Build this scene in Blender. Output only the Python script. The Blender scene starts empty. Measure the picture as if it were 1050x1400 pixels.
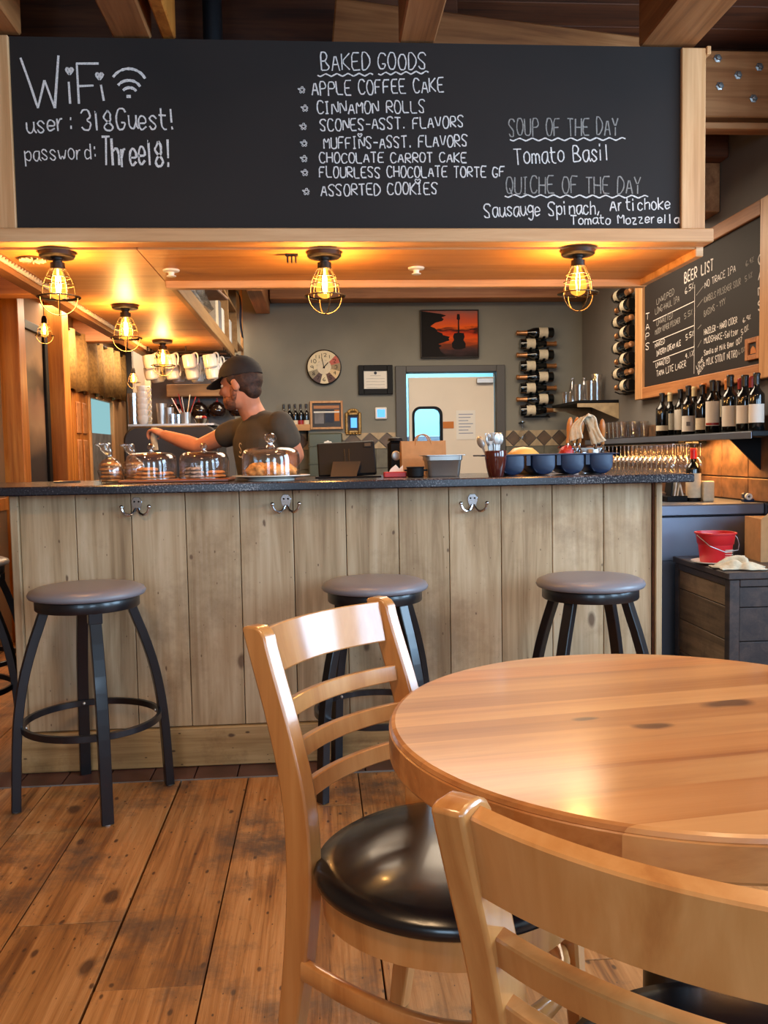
import bpy, math, random
from mathutils import Vector, Matrix
R_=random.Random(7)
PI=math.pi
C=bpy.context.scene.collection
# ---------------- camera (survey of the room: all lengths in metres) ----------------
F,CX,CY,H=1200.0,525.0,700.0,1.17
_yd=Vector((435-CX,-(622-CY),-F)).normalized()
_zd=Vector((1435-CX,-(604-CY),-F)).cross(_yd).normalized()
if _zd.y<0:_zd=-_zd
_xd=_yd.cross(_zd)
ROT=Matrix((_xd,_yd,_zd))
EYE=Vector((0,0,H))
cd=bpy.data.cameras.new('camera'); cam=bpy.data.objects.new('camera',cd); C.objects.link(cam)
cd.sensor_fit='VERTICAL'; cd.sensor_height=24.0; cd.lens=24.0*F/1400.0
cd.clip_start=0.05; cd.clip_end=60
cam.matrix_world=Matrix.Translation(EYE)@ROT.to_4x4()
bpy.context.scene.camera=cam
vs=bpy.context.scene.view_settings
vs.view_transform='Standard'; vs.look='None'; vs.gamma=1.0; vs.use_curve_mapping=False
vs.exposure=0.38
sc=bpy.context.scene
sc.cycles.max_bounces=8; sc.cycles.transparent_max_bounces=24; sc.cycles.glossy_bounces=4; sc.cycles.diffuse_bounces=4
sc.cycles.sample_clamp_indirect=4.0; sc.cycles.use_denoising=True; sc.cycles.caustics_reflective=False; sc.cycles.caustics_refractive=False
w=bpy.data.worlds.new('world'); sc.world=w; w.use_nodes=True
w.node_tree.nodes['Background'].inputs[0].default_value=(0.55,0.68,0.9,1); w.node_tree.nodes['Background'].inputs[1].default_value=0.5
def area(name,loc,target,sx,sy,energy,col,spread=None):
    l=bpy.data.lights.new(name,'AREA'); l.shape='RECTANGLE'; l.size=sx; l.size_y=sy; l.energy=energy; l.color=col
    if spread: l.spread=spread
    o=bpy.data.objects.new(name,l); C.objects.link(o); o.location=loc
    o.rotation_euler=(Vector(target)-Vector(loc)).to_track_quat('-Z','Y').to_euler(); return o
DAY=(0.50,0.74,1.0); WARM=(1.0,0.56,0.22)
# daylight through the windows of the side wall and of the wall behind the camera
area('daylight_window',(3.12,0.25,1.75),(0,0.25,1.2),1.2,1.5,74,DAY)
area('daylight_window',(3.12,2.15,1.75),(0,2.15,1.2),1.2,1.5,74,DAY)
area('daylight_window',(-0.9,-2.82,1.7),(-0.9,0,1.3),1.2,1.5,46,DAY)
area('daylight_window',(1.9,-2.82,1.7),(1.9,0,1.3),1.2,1.5,72,DAY)
# unseen fill lights added over the dining room, bar area and passage
area('dining_fill',(-0.6,0.6,2.75),(-0.6,0.6,0),0.6,0.6,36,(1.0,0.66,0.36))  # added warm ambient fill for the foreground, not a real fixture
area('dining_fill',(1.3,1.6,2.75),(1.3,1.6,0),0.6,0.6,24,(1.0,0.66,0.36))
area('kitchen_fill',(0.9,5.3,2.56),(0.9,5.3,0),1.9,1.3,62,(1.0,0.80,0.58))  # broad soft fill added to lift the back wall
area('passage_fill',(-1.55,6.9,2.3),(-1.6,6.9,0),0.5,1.6,52,(1.0,0.76,0.50))  # fill added besides the two passage pendants
area('passage_fill',(-1.6,8.4,2.3),(-1.6,8.4,0),0.4,0.8,12,(1.0,0.80,0.58))  # second fill, added where the curtain's far end fell dark
area('under_shelf_strip',(2.08,5.15,1.205),(2.12,5.15,0.9),1.7,0.03,15,(1.0,0.47,0.13))
area('back_kitchen_lamp',(1.1,8.4,2.3),(1.1,8.4,0),1.2,0.8,58,(0.62,0.86,1.0))

# ---------------- survey helpers: sight line of the photo meets a real plane ----------------
def ray(x,y): return ROT@Vector((x-CX,-(y-CY),-F))
def PY(x,y,Y): d=ray(x,y); return EYE+d*(Y/d.y)
def PZ(x,y,z): d=ray(x,y); return EYE+d*((z-H)/d.z)
def PX(x,y,X): d=ray(x,y); return EYE+d*(X/d.x)
def proj(p):
    c=ROT.transposed()@(Vector(p)-EYE); return (CX+F*c.x/-c.z, CY-F*c.y/-c.z)
def XA(px,Y,z):
    X=(px-435)*Y/F
    for _ in range(3): X+=(px-proj((X,Y,z))[0])*Y/F
    return X
# ---------------- mesh builder ----------------
class M:
    def __init__(s): s.v=[];s.f=[];s.T=None
    def add(s,vs_,fs):
        n=len(s.v)
        for p in vs_:
            p=Vector(p); s.v.append(tuple(s.T@p) if s.T else tuple(p))
        s.f+= [tuple(i+n for i in f) for f in fs]; return s
    def box(s,x0,x1,y0,y1,z0,z1):
        return s.add([(x0,y0,z0),(x1,y0,z0),(x1,y1,z0),(x0,y1,z0),(x0,y0,z1),(x1,y0,z1),(x1,y1,z1),(x0,y1,z1)],
            [(3,2,1,0),(4,5,6,7),(0,1,5,4),(1,2,6,5),(2,3,7,6),(3,0,4,7)])
    def cbox(s,x0,x1,y0,y1,z0,z1,c=.003):
        # chamfered box: three stacked loops
        def lp(i,z): return [(x0+i,y0,z),(x1-i,y0,z),(x1,y0+i,z),(x1,y1-i,z),(x1-i,y1,z),(x0+i,y1,z),(x0,y1-i,z),(x0,y0+i,z)]
        def li(z): return [(x0+c,y0+c,z),(x1-c,y0+c,z),(x1-c,y0+c,z),(x1-c,y1-c,z),(x1-c,y1-c,z),(x0+c,y1-c,z),(x0+c,y1-c,z),(x0+c,y0+c,z)]
        v=[(x0+c,y0+c,z0),(x1-c,y0+c,z0),(x1-c,y1-c,z0),(x0+c,y1-c,z0)]+lp(c,z0+c)+lp(c,z1-c)+[(x0+c,y0+c,z1),(x1-c,y0+c,z1),(x1-c,y1-c,z1),(x0+c,y1-c,z1)]
        f=[(3,2,1,0),(20,21,22,23)]
        for i in range(8): j=(i+1)%8; f.append((4+i,4+j,12+j,12+i))
        for a,b in ((0,1),(1,2),(2,3),(3,0)):
            i=4+a*2; j=4+a*2+1
            f.append((a,b,j,i)); f.append((12+a*2,12+a*2+1,20+b,20+a))
        for k,(i,j) in enumerate(((7,0),(1,2),(3,4),(5,6))):
            f.append((k,4+j,4+i)); f.append((20+k,12+i,12+j))
        return s.add(v,f)
    def ring(s,loops,closed=True,cap0=True,cap1=True):
        n=len(loops[0]); v=[p for l in loops for p in l]; f=[]
        for k in range(len(loops)-1):
            for i in range(n if closed else n-1):
                j=(i+1)%n; f.append((k*n+i,k*n+j,(k+1)*n+j,(k+1)*n+i))
        if cap0: f.append(tuple(range(n-1,-1,-1)))
        if cap1: f.append(tuple((len(loops)-1)*n+i for i in range(n)))
        return s.add(v,f)
    def lathe(s,prof,n=24,c=(0,0,0),closed_ends=True,a0=0,a1=None):
        full=a1 is None; a1=a0+2*PI if full else a1
        m=n if full else n+1
        loops=[[(c[0]+r*math.cos(a0+(a1-a0)*i/n),c[1]+r*math.sin(a0+(a1-a0)*i/n),c[2]+z) for i in range(m)] for r,z in prof]
        return s.ring(loops,full,closed_ends and full and prof[0][0]>1e-6,closed_ends and full and prof[-1][0]>1e-6) 
    def cyl(s,p0,p1,r0,r1=None,n=12):
        return s.tube([p0,p1],[r0,r0 if r1 is None else r1],n)
    def frames(s,pts,closed=False,up=(0,0,1)):
        pts=[Vector(p) for p in pts]; out=[]; N=len(pts); prev=None
        for i in range(N):
            a=pts[i-1] if (i>0 or closed) else pts[i]; b=pts[(i+1)%N] if (i<N-1 or closed) else pts[i]
            t=(b-a).normalized()
            if prev is None:
                u=Vector(up)
                if abs(u.dot(t))>.95:u=Vector((1,0,0)) if abs(t.x)<.9 else Vector((0,1,0))
                x=(u-t*u.dot(t)).normalized()
            else:
                x=prev-t*prev.dot(t); x=x.normalized() if x.length>1e-6 else prev
            prev=x; out.append((pts[i],x,t.cross(x)))
        return out
    def tube(s,pts,r,n=8,closed=False,up=(0,0,1)):
        rs=r if isinstance(r,(list,tuple)) else [r]*len(pts)
        loops=[[p+x*(q*math.cos(2*PI*i/n))+y*(q*math.sin(2*PI*i/n)) for i in range(n)] for (p,x,y),q in zip(s.frames(pts,closed,up),rs)]
        if closed: loops.append(loops[0]); return s.ring(loops,True,False,False)
        return s.ring(loops)
    def bar(s,pts,w,h,side=None,c=.2,closed=False):
        # chamfered rectangular section; w along 'side' direction, h across it
        ws=w if isinstance(w,(list,tuple)) else [w]*len(pts); hs=h if isinstance(h,(list,tuple)) else [h]*len(pts)
        loops=[]; pts=[Vector(p) for p in pts]; N=len(pts)
        for i in range(N):
            a=pts[i-1] if (i>0 or closed) else pts[i]; b=pts[(i+1)%N] if (i<N-1 or closed) else pts[i]
            t=(b-a).normalized(); sd=Vector(side(pts[i]) if callable(side) else side)
            x=(sd-t*sd.dot(t)).normalized(); y=t.cross(x); a_,b_=ws[i]/2,hs[i]/2; k=min(a_,b_)*c
            q=[(a_-k,-b_),(a_,-b_+k),(a_,b_-k),(a_-k,b_),(-a_+k,b_),(-a_,b_-k),(-a_,-b_+k),(-a_+k,-b_)]
            loops.append([pts[i]+x*u+y*v_ for u,v_ in q])
        if closed: loops.append(loops[0]); return s.ring(loops,True,False,False)
        return s.ring(loops)
    def ell(s,c,r,n=12,m=8,T=None):
        prof=[(math.sin(PI*k/m),-math.cos(PI*k/m)) for k in range(m+1)]
        c=Vector(c); v=[];f=[]
        for k,(a,z) in enumerate(prof):
            for i in range(n):
                p=Vector((r[0]*a*math.cos(2*PI*i/n),r[1]*a*math.sin(2*PI*i/n),r[2]*z))
                if T: p=T@p
                v.append(c+p)
        for k in range(m):
            for i in range(n): j=(i+1)%n; f.append((k*n+i,k*n+j,(k+1)*n+j,(k+1)*n+i))
        return s.add(v,f)
    def prism(s,poly,z0,z1,ax='z'):
        def mp(a,b,z): return {'z':(a,b,z),'y':(a,z,b),'x':(z,a,b)}[ax]
        return s.ring([[mp(a,b,z0) for a,b in poly],[mp(a,b,z1) for a,b in poly]])
    def build(s,name,mat,parent=None,loc=None,rot=None,smooth=35,bevel=0,merge=True,**kw):
        me=bpy.data.meshes.new(name); me.from_pydata(s.v,[],s.f)
        if merge:
            import bmesh
            b=bmesh.new(); b.from_mesh(me); bmesh.ops.remove_doubles(b,verts=b.verts,dist=1e-6)
            bmesh.ops.recalc_face_normals(b,faces=b.faces); b.to_mesh(me); b.free()
        if mat: me.materials.append(mat)
        if smooth:
            me.polygons.foreach_set('use_smooth',[True]*len(me.polygons)); me.set_sharp_from_angle(angle=math.radians(smooth))
        o=bpy.data.objects.new(name,me); C.objects.link(o)
        if parent: o.parent=parent
        if loc is not None: o.location=loc
        if rot is not None: o.rotation_euler=rot if not isinstance(rot,(int,float)) else (0,0,rot)
        if bevel:
            md=o.modifiers.new('b','BEVEL'); md.width=bevel; md.segments=2; md.limit_method='ANGLE'; md.angle_limit=math.radians(40)
        for k,v in kw.items(): o[k]=v
        return o
def thing(name,label,cat,loc=(0,0,0),rz=0,group=None,kind=None):
    o=bpy.data.objects.new(name,None); C.objects.link(o); o.location=loc; o.rotation_euler=(0,0,rz) if isinstance(rz,(int,float)) else rz
    o.empty_display_size=.1; o['label']=label; o['category']=cat
    if group:o['group']=group
    if kind:o['kind']=kind
    return o
def tag(o,label,cat,group=None):
    o['label']=label;o['category']=cat
    if group:o['group']=group
    return o
def kids(o): return [c for c in C.objects if c.parent==o]
def dup(root,loc,rz=None,label=None,group=None):
    def cp(o,par):
        c=o.copy(); C.objects.link(c)
        if par: c.parent=par
        for k in o.get('_k',None) or o.children: cp(k,c)
        return c
    r=cp(root,None); r.location=loc
    if rz is not None: r.rotation_euler=(0,0,rz) if isinstance(rz,(int,float)) else rz
    if label:r['label']=label
    if group:r['group']=group
    return r
# ---------------- materials ----------------
def lin(c):
    return tuple(((x/255)/12.92 if x/255<=.04045 else ((x/255+.055)/1.055)**2.4) for x in c)+(1,)
def newmat(name):
    m=bpy.data.materials.new(name); m.use_nodes=True; nt=m.node_tree; b=nt.nodes['Principled BSDF']; return m,nt,b
def plain(name,c,rough=.5,metal=0,coat=0,noise=0,nscale=20,bump=0,spec=None,emit=0,ecol=None,sheen=0):
    m,nt,b=newmat(name); b.inputs['Base Color'].default_value=lin(c); b.inputs['Roughness'].default_value=rough; b.inputs['Metallic'].default_value=metal
    b.inputs['Coat Weight'].default_value=coat
    if coat: b.inputs['Coat Roughness'].default_value=.08
    if spec is not None: b.inputs['Specular IOR Level'].default_value=spec
    if sheen: b.inputs['Sheen Weight'].default_value=sheen
    if emit: b.inputs['Emission Color'].default_value=lin(ecol or c); b.inputs['Emission Strength'].default_value=emit
    if noise or bump:
        t=nt.nodes.new('ShaderNodeTexCoord'); n=nt.nodes.new('ShaderNodeTexNoise'); n.inputs['Scale'].default_value=nscale; n.inputs['Detail'].default_value=5
        nt.links.new(t.outputs['Object'],n.inputs['Vector'])
        if noise:
            r=nt.nodes.new('ShaderNodeValToRGB'); r.color_ramp.elements[0].position=.3; r.color_ramp.elements[1].position=.7
            r.color_ramp.elements[0].color=lin([x*(1-noise) for x in c]); r.color_ramp.elements[1].color=lin([min(255,x*(1+noise)) for x in c])
            nt.links.new(n.outputs['Fac'],r.inputs[0]); nt.links.new(r.outputs[0],b.inputs['Base Color'])
        if bump:
            u=nt.nodes.new('ShaderNodeBump'); u.inputs['Strength'].default_value=bump; u.inputs['Distance'].default_value=.004
            nt.links.new(n.outputs['Fac'],u.inputs['Height']); nt.links.new(u.outputs[0],b.inputs['Normal'])
    return m
def wood(name,dark,mid,light,axis='z',scale=1.0,rough=.45,coat=0,knots=0,stain=None,stain_amt=0,var=.25,bump=.15,grain=1.0,kcol=(60,32,16),crough=.1,kscale=3.2,flat=None,pits=0,cracks=0,stfrom=.52):
    m,nt,b=newmat(name); N=nt.nodes.new; L=nt.links.new
    t=N('ShaderNodeTexCoord'); oi=N('ShaderNodeObjectInfo')
    off=N('ShaderNodeVectorMath'); off.operation='MULTIPLY_ADD'; off.inputs[1].default_value=(1,1,1)
    comb=N('ShaderNodeCombineXYZ'); 
    for k,mul in enumerate((37.0,91.0,53.0)):
        mm=N('ShaderNodeMath'); mm.operation='MULTIPLY'; mm.inputs[1].default_value=mul; L(oi.outputs['Random'],mm.inputs[0]); L(mm.outputs[0],comb.inputs[k])
    L(t.outputs['Object'],off.inputs[0]); L(comb.outputs[0],off.inputs[2])
    mp=N('ShaderNodeMapping'); a={'x':0,'y':1,'z':2}[axis]; s=[9*scale]*3; s[a]=.7*scale; mp.inputs['Scale'].default_value=s
    L(off.outputs[0],mp.inputs[0])
    n1=N('ShaderNodeTexNoise'); n1.inputs['Scale'].default_value=2.2; n1.inputs['Detail'].default_value=7; n1.inputs['Distortion'].default_value=.8; n1.inputs['Roughness'].default_value=.6
    L(mp.outputs[0],n1.inputs['Vector'])
    mp2=N('ShaderNodeMapping'); s2=[70*scale]*3; s2[a]=1.6*scale; mp2.inputs['Scale'].default_value=s2; L(off.outputs[0],mp2.inputs[0])
    n2=N('ShaderNodeTexNoise'); n2.inputs['Scale'].default_value=2.0; n2.inputs['Detail'].default_value=4; L(mp2.outputs[0],n2.inputs['Vector'])
    mix=N('ShaderNodeMath'); mix.operation='MULTIPLY_ADD'; mix.inputs[1].default_value=.28*grain; L(n2.outputs['Fac'],mix.inputs[0]); 
    m0=N('ShaderNodeMath'); m0.operation='SUBTRACT'; m0.inputs[1].default_value=.14*grain; L(n1.outputs['Fac'],m0.inputs[0]); L(m0.outputs[0],mix.inputs[2])
    rp=N('ShaderNodeValToRGB'); e=rp.color_ramp.elements; e[0].position=.3; e[0].color=lin(dark); e[1].position=.7; e[1].color=lin(light); q=e.new(.48); q.color=lin(mid)
    L(mix.outputs[0],rp.inputs[0]); col=rp.outputs[0]
    if var:
        h=N('ShaderNodeHueSaturation'); vv=N('ShaderNodeMapRange'); vv.inputs['To Min'].default_value=1-var; vv.inputs['To Max'].default_value=1+var*.8
        L(oi.outputs['Random'],vv.inputs[0]); L(vv.outputs[0],h.inputs['Value']); L(col,h.inputs['Color']); col=h.outputs[0]
    for kn,ks,kc in ([(knots,kscale,kcol)] if knots else [])+([(pits,kscale*4.5,kcol)] if pits else []):
        knots_=kn; kscale_=ks
        mk=N('ShaderNodeMapping'); sk=[kscale_]*3; sk[a]=kscale_*.5
        if flat: sk['xyz'.index(flat)]=0
        mk.inputs['Scale'].default_value=sk; L(off.outputs[0],mk.inputs[0])
        nw=N('ShaderNodeTexNoise'); nw.inputs['Scale'].default_value=9; L(off.outputs[0],nw.inputs['Vector'])
        add=N('ShaderNodeVectorMath'); add.operation='MULTIPLY_ADD'; add.inputs[1].default_value=(.12,.12,.12); L(nw.outputs['Color'],add.inputs[0]); L(mk.outputs[0],add.inputs[2])
        vo=N('ShaderNodeTexVoronoi'); vo.inputs['Scale'].default_value=1.0
        if flat:
            vo.voronoi_dimensions='2D'; sp_=N('ShaderNodeSeparateXYZ'); cb_=N('ShaderNodeCombineXYZ'); L(add.outputs[0],sp_.inputs[0]); ks_=[q for q in 'XYZ' if q.lower()!=flat]; L(sp_.outputs[ks_[0]],cb_.inputs[0]); L(sp_.outputs[ks_[1]],cb_.inputs[1]); L(cb_.outputs[0],vo.inputs['Vector'])
        else: L(add.outputs[0],vo.inputs['Vector'])
        kr=N('ShaderNodeMapRange'); kr.inputs['From Min'].default_value=.06*knots_; kr.inputs['From Max'].default_value=.12*knots_; kr.inputs['To Min'].default_value=.85; kr.inputs['To Max'].default_value=0
        sx_=N('ShaderNodeSeparateXYZ'); L(vo.outputs['Color'],sx_.inputs[0]); sm_=N('ShaderNodeMath'); sm_.operation='MULTIPLY_ADD'; sm_.inputs[1].default_value=2.6; sm_.inputs[2].default_value=.55; L(sx_.outputs[0],sm_.inputs[0]); dm_=N('ShaderNodeMath'); dm_.operation='MULTIPLY'; L(vo.outputs['Distance'],dm_.inputs[0]); L(sm_.outputs[0],dm_.inputs[1]); L(dm_.outputs[0],kr.inputs[0]); mc=N('ShaderNodeMix'); mc.data_type='RGBA'; L(kr.outputs[0],mc.inputs[0]); L(col,mc.inputs[6]); mc.inputs[7].default_value=lin(kc); col=mc.outputs[2]
    if cracks:
        mc_=N('ShaderNodeMapping'); s3=[26]*3; s3[a]=2.2; mc_.inputs['Scale'].default_value=s3; L(off.outputs[0],mc_.inputs[0])
        nc=N('ShaderNodeTexNoise'); nc.inputs['Scale'].default_value=1.6; nc.inputs['Detail'].default_value=8; nc.inputs['Roughness'].default_value=.7; nc.inputs['Distortion'].default_value=1.2; L(mc_.outputs[0],nc.inputs['Vector'])
        cr=N('ShaderNodeMapRange'); cr.inputs['From Min'].default_value=.60; cr.inputs['From Max'].default_value=.68; cr.inputs['To Max'].default_value=.7*cracks; L(nc.outputs['Fac'],cr.inputs[0])
        mx=N('ShaderNodeMix'); mx.data_type='RGBA'; L(cr.outputs[0],mx.inputs[0]); L(col,mx.inputs[6]); mx.inputs[7].default_value=lin(kcol); col=mx.outputs[2]
    if stain:
        ns=N('ShaderNodeTexNoise'); ns.inputs['Scale'].default_value=2.6; ns.inputs['Detail'].default_value=9; ns.inputs['Roughness'].default_value=.72
        gw=N('ShaderNodeNewGeometry'); L(gw.outputs['Position'],ns.inputs['Vector'])
        sr=N('ShaderNodeMapRange'); sr.inputs['From Min'].default_value=stfrom; sr.inputs['From Max'].default_value=stfrom+.15; sr.inputs['To Max'].default_value=stain_amt; L(ns.outputs['Fac'],sr.inputs[0])
        ms=N('ShaderNodeMix'); ms.data_type='RGBA'; L(sr.outputs[0],ms.inputs[0]); L(col,ms.inputs[6]); ms.inputs[7].default_value=lin(stain); col=ms.outputs[2]
    L(col,b.inputs['Base Color']); b.inputs['Roughness'].default_value=rough; b.inputs['Coat Weight'].default_value=coat; b.inputs['Coat Roughness'].default_value=crough
    if bump:
        bu=N('ShaderNodeBump'); bu.inputs['Strength'].default_value=bump; bu.inputs['Distance'].default_value=.003; L(mix.outputs[0],bu.inputs['Height']); L(bu.outputs[0],b.inputs['Normal'])
    return m
def glassmat(name,tint=(255,255,255),refl=.05,rough=.02,edge=.75,pwr=2.4):
    m=bpy.data.materials.new(name); m.use_nodes=True; nt=m.node_tree; nt.nodes.clear(); N=nt.nodes.new; L=nt.links.new
    o=N('ShaderNodeOutputMaterial'); tr=N('ShaderNodeBsdfTransparent'); gl=N('ShaderNodeBsdfGlossy'); gl.inputs['Roughness'].default_value=rough; tr.inputs[0].default_value=lin(tint)
    lw=N('ShaderNodeLayerWeight'); lw.inputs[0].default_value=.5; mr=N('ShaderNodeMapRange'); mr.inputs['To Min'].default_value=refl; mr.inputs['To Max'].default_value=edge
    mx=N('ShaderNodeMixShader'); pw=N('ShaderNodeMath'); pw.operation='POWER'; pw.inputs[1].default_value=pwr; L(lw.outputs['Facing'],pw.inputs[0]); L(pw.outputs[0],mr.inputs[0]); L(mr.outputs[0],mx.inputs[0]); L(tr.outputs[0],mx.inputs[1]); L(gl.outputs[0],mx.inputs[2]); L(mx.outputs[0],o.inputs[0])
    return m
def glow(name,c,s,through=False):
    m=bpy.data.materials.new(name); m.use_nodes=True; nt=m.node_tree; nt.nodes.clear(); N=nt.nodes.new; L=nt.links.new
    o=N('ShaderNodeOutputMaterial'); e=N('ShaderNodeEmission'); e.inputs[0].default_value=lin(c); e.inputs[1].default_value=s
    if through:
        t=N('ShaderNodeBsdfTransparent'); t.inputs[0].default_value=(.95,.85,.6,1); a=N('ShaderNodeAddShader'); L(e.outputs[0],a.inputs[0]); L(t.outputs[0],a.inputs[1]); L(a.outputs[0],o.inputs[0])
    else: L(e.outputs[0],o.inputs[0])
    return m
def granite(name):
    m,nt,b=newmat(name); N=nt.nodes.new; L=nt.links.new; t=N('ShaderNodeTexCoord')
    n=N('ShaderNodeTexNoise'); n.inputs['Scale'].default_value=150; n.inputs['Detail'].default_value=5; n.inputs['Roughness'].default_value=.75; L(t.outputs['Object'],n.inputs[0])
    n2=N('ShaderNodeTexNoise'); n2.inputs['Scale'].default_value=3; n2.inputs['Detail'].default_value=3; L(t.outputs['Object'],n2.inputs[0])
    a=N('ShaderNodeMath'); a.operation='MULTIPLY_ADD'; a.inputs[1].default_value=.35; L(n2.outputs['Fac'],a.inputs[0]); L(n.outputs['Fac'],a.inputs[2])
    r=N('ShaderNodeValToRGB'); e=r.color_ramp.elements; e[0].position=.6; e[0].color=lin((30,30,36)); e[1].position=.86; e[1].color=lin((150,148,148)); q=e.new(.74); q.color=lin((44,44,52))
    L(a.outputs[0],r.inputs[0]); L(r.outputs[0],b.inputs['Base Color']); b.inputs['Roughness'].default_value=.2
    return m
MT={}
MT['bar']=wood('weathered_plank_wood',(142,112,78),(180,149,110),(204,176,140),'z',.7,.6,knots=.35,var=.07,stain=(128,98,66),stain_amt=.5,kcol=(92,62,38),flat='y',kscale=3.6,pits=.3,grain=1.0)
MT['base']=wood('baseboard_wood',(134,98,56),(166,130,82),(190,154,106),'x',.8,.55,knots=.6,var=.08,stain=(104,72,42),stain_amt=.7,flat='y',pits=.5)
MT['beam']=wood('fir_beam_wood',(128,78,40),(160,102,56),(184,126,76),'y',.8,.55,var=.12,knots=.3)
MT['beamx']=wood('fir_beam_wood_across',(140,84,44),(176,112,62),(196,134,82),'x',.8,.5,var=.1,knots=.3)
MT['beamdark']=wood('dark_deck_wood',(60,30,14),(92,48,22),(118,66,34),'x',.7,.7,var=.3)
MT['post']=wood('orange_post_wood',(140,78,24),(182,108,38),(206,134,56),'z',.8,.45,var=.12,knots=.3)
MT['soffit']=wood('varnished_plywood',(184,120,58),(206,142,74),(218,156,88),'x',.5,.55,coat=.15,var=.05,bump=1.0,crough=.35)
MT['trim']=wood('header_frame_wood',(178,124,76),(204,150,98),(222,172,122),'x',.8,.45,var=.06)
MT['trimz']=wood('header_frame_wood_upright',(178,124,76),(204,150,98),(222,172,122),'z',.8,.45,var=.06)
MT['floor']=wood('worn_floor_wood',(114,68,32),(162,106,54),(190,134,80),'y',.8,.45,knots=.55,var=.10,stain=(82,62,48),stain_amt=.9,bump=.9,kcol=(62,34,20),kscale=4.4,flat='z',pits=.7,grain=1.6,cracks=1,stfrom=.49)
MT['chair']=wood('varnished_maple',(172,108,54),(194,132,72),(210,152,92),'z',.6,.3,coat=.7,var=.04,bump=.03,grain=.5,crough=.12)
MT['table']=wood('varnished_pine',(152,86,40),(182,114,58),(200,134,76),'x',.55,.36,coat=.6,var=.22,bump=.3,knots=.75,kcol=(64,26,14),crough=.14,kscale=3.4,flat='z',grain=1.0)
MT['table2']=wood('varnished_pine_pale',(168,104,54),(196,132,74),(210,150,90),'x',.5,.36,coat=.6,var=.08,bump=.3,knots=.6,kcol=(70,30,16),crough=.14,kscale=3.0,flat='z',grain=.8)
MT['cubby']=wood('shelf_plywood',(150,110,66),(172,130,82),(190,150,100),'y',.7,.55,var=.05)
MT['shelfw']=wood('pine_shelf_wood',(150,104,58),(176,126,76),(196,148,94),'x',.7,.5,var=.05)
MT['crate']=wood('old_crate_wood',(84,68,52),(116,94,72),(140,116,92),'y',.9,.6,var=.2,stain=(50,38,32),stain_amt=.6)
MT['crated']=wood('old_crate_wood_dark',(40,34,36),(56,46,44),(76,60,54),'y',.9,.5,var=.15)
MT['tap']=wood('tap_handle_wood',(150,90,40),(184,116,56),(206,140,76),'z',1.2,.35,coat=.3,var=.08)
MT['granite']=granite('speckled_granite')
MT['wallb']=plain('grey_wall_paint',(124,122,112),.75,noise=.05,nscale=2.5,bump=.08)
MT['wallr']=plain('grey_wall_paint_side',(112,108,104),.75,noise=.05,nscale=2.5,bump=.08)
MT['walld']=plain('dark_grey_wall_paint',(120,116,114),.8,noise=.05,nscale=3)
MT['walll']=plain('warm_brown_wall_paint',(120,88,56),.8,noise=.06,nscale=3)
MT['cream']=plain('cream_wall_paint',(200,186,160),.8,noise=.03,nscale=3)
MT['board']=plain('blackboard_paint',(35,28,25),.7,spec=.3,noise=.10,nscale=1.6,bump=.02)
MT['chalk']=plain('white_chalk',(214,206,200),.95,noise=.12,nscale=220)
MT['chalkd']=plain('faint_chalk',(140,134,128),.95,noise=.15,nscale=220)
MT['black']=plain('black_lacquer_metal',(13,15,21),.34,coat=.25)
MT['blackp']=plain('black_plastic',(12,12,14),.55,spec=.2)
MT['vinyl']=plain('grey_vinyl',(122,121,128),.36,bump=.05,nscale=120)
MT['vinylb']=plain('black_vinyl',(18,17,20),.26,bump=.03,nscale=60,coat=.15)
MT['bronze']=plain('dark_bronze',(44,36,30),.4,metal=.6)
MT['wire']=plain('brass_wire',(92,70,40),.45,metal=.6)
MT['steel']=plain('brushed_steel',(190,188,184),.36,metal=.85,noise=.05,nscale=8)
MT['steeld']=plain('stainless_sheet',(112,118,132),.42,metal=.75,noise=.10,nscale=1.5,bump=.15)
MT['chrome']=plain('chrome',(205,205,210),.12,metal=1)
MT['white']=plain('white_ceramic',(228,220,206),.2,coat=.3)
MT['whitep']=plain('white_plastic',(224,222,216),.4)
MT['door']=plain('cream_door_paint',(222,210,192),.5,noise=.02,nscale=3)
MT['dframe']=plain('dark_grey_trim_paint',(76,74,72),.55)
MT['tile_red']=plain('dark_red_floor_tile',(74,46,40),.4,noise=.18,nscale=9)
MT['cyan']=plain('pale_cyan_paint',(150,200,214),.7)
MT['grout']=plain('grey_grout',(120,112,104),.9)
MT['slab']=plain('dark_subfloor',(22,16,12),.9)
MT['stone']=plain('brown_stone_tile',(108,80,58),.5,noise=.3,nscale=14,bump=.3)
MT['tan']=plain('tan_stone_tile',(168,146,112),.5,noise=.10,nscale=20)
MT['brown']=plain('dark_brown_stone_tile',(92,72,50),.45,noise=.14,nscale=20)
MT['green']=plain('grey_green_stone_tile',(98,94,78),.5,noise=.12,nscale=16)
MT['glass']=glassmat('clear_glass')
MT['glassd']=glassmat('window_glass',(235,245,250),.015,.01,.5)
MT['bottle']=plain('dark_bottle_glass',(10,14,16),.08,coat=.6)
MT['label']=plain('cream_paper_label',(214,200,172),.6,noise=.03,nscale=60)
MT['labelw']=plain('white_paper_label',(228,222,210),.6)
MT['foil_red']=plain('red_foil',(150,26,24),.35); MT['foil_black']=plain('black_foil',(24,22,26),.3)
MT['foil_gold']=plain('copper_foil',(190,132,84),.3,metal=.7); MT['foil_cream']=plain('cream_foil',(212,190,140),.4); MT['foil_orange']=plain('orange_foil',(206,120,50),.4)
MT['wax']=plain('bright_red_wax',(220,34,36),.3)
MT['bulb']=glow('warm_bulb_glass',(255,160,60),.75,True)
MT['fil']=glow('white_hot_filament',(255,205,120),60)
MT['led']=glow('warm_led_tape',(255,170,80),14)
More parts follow.
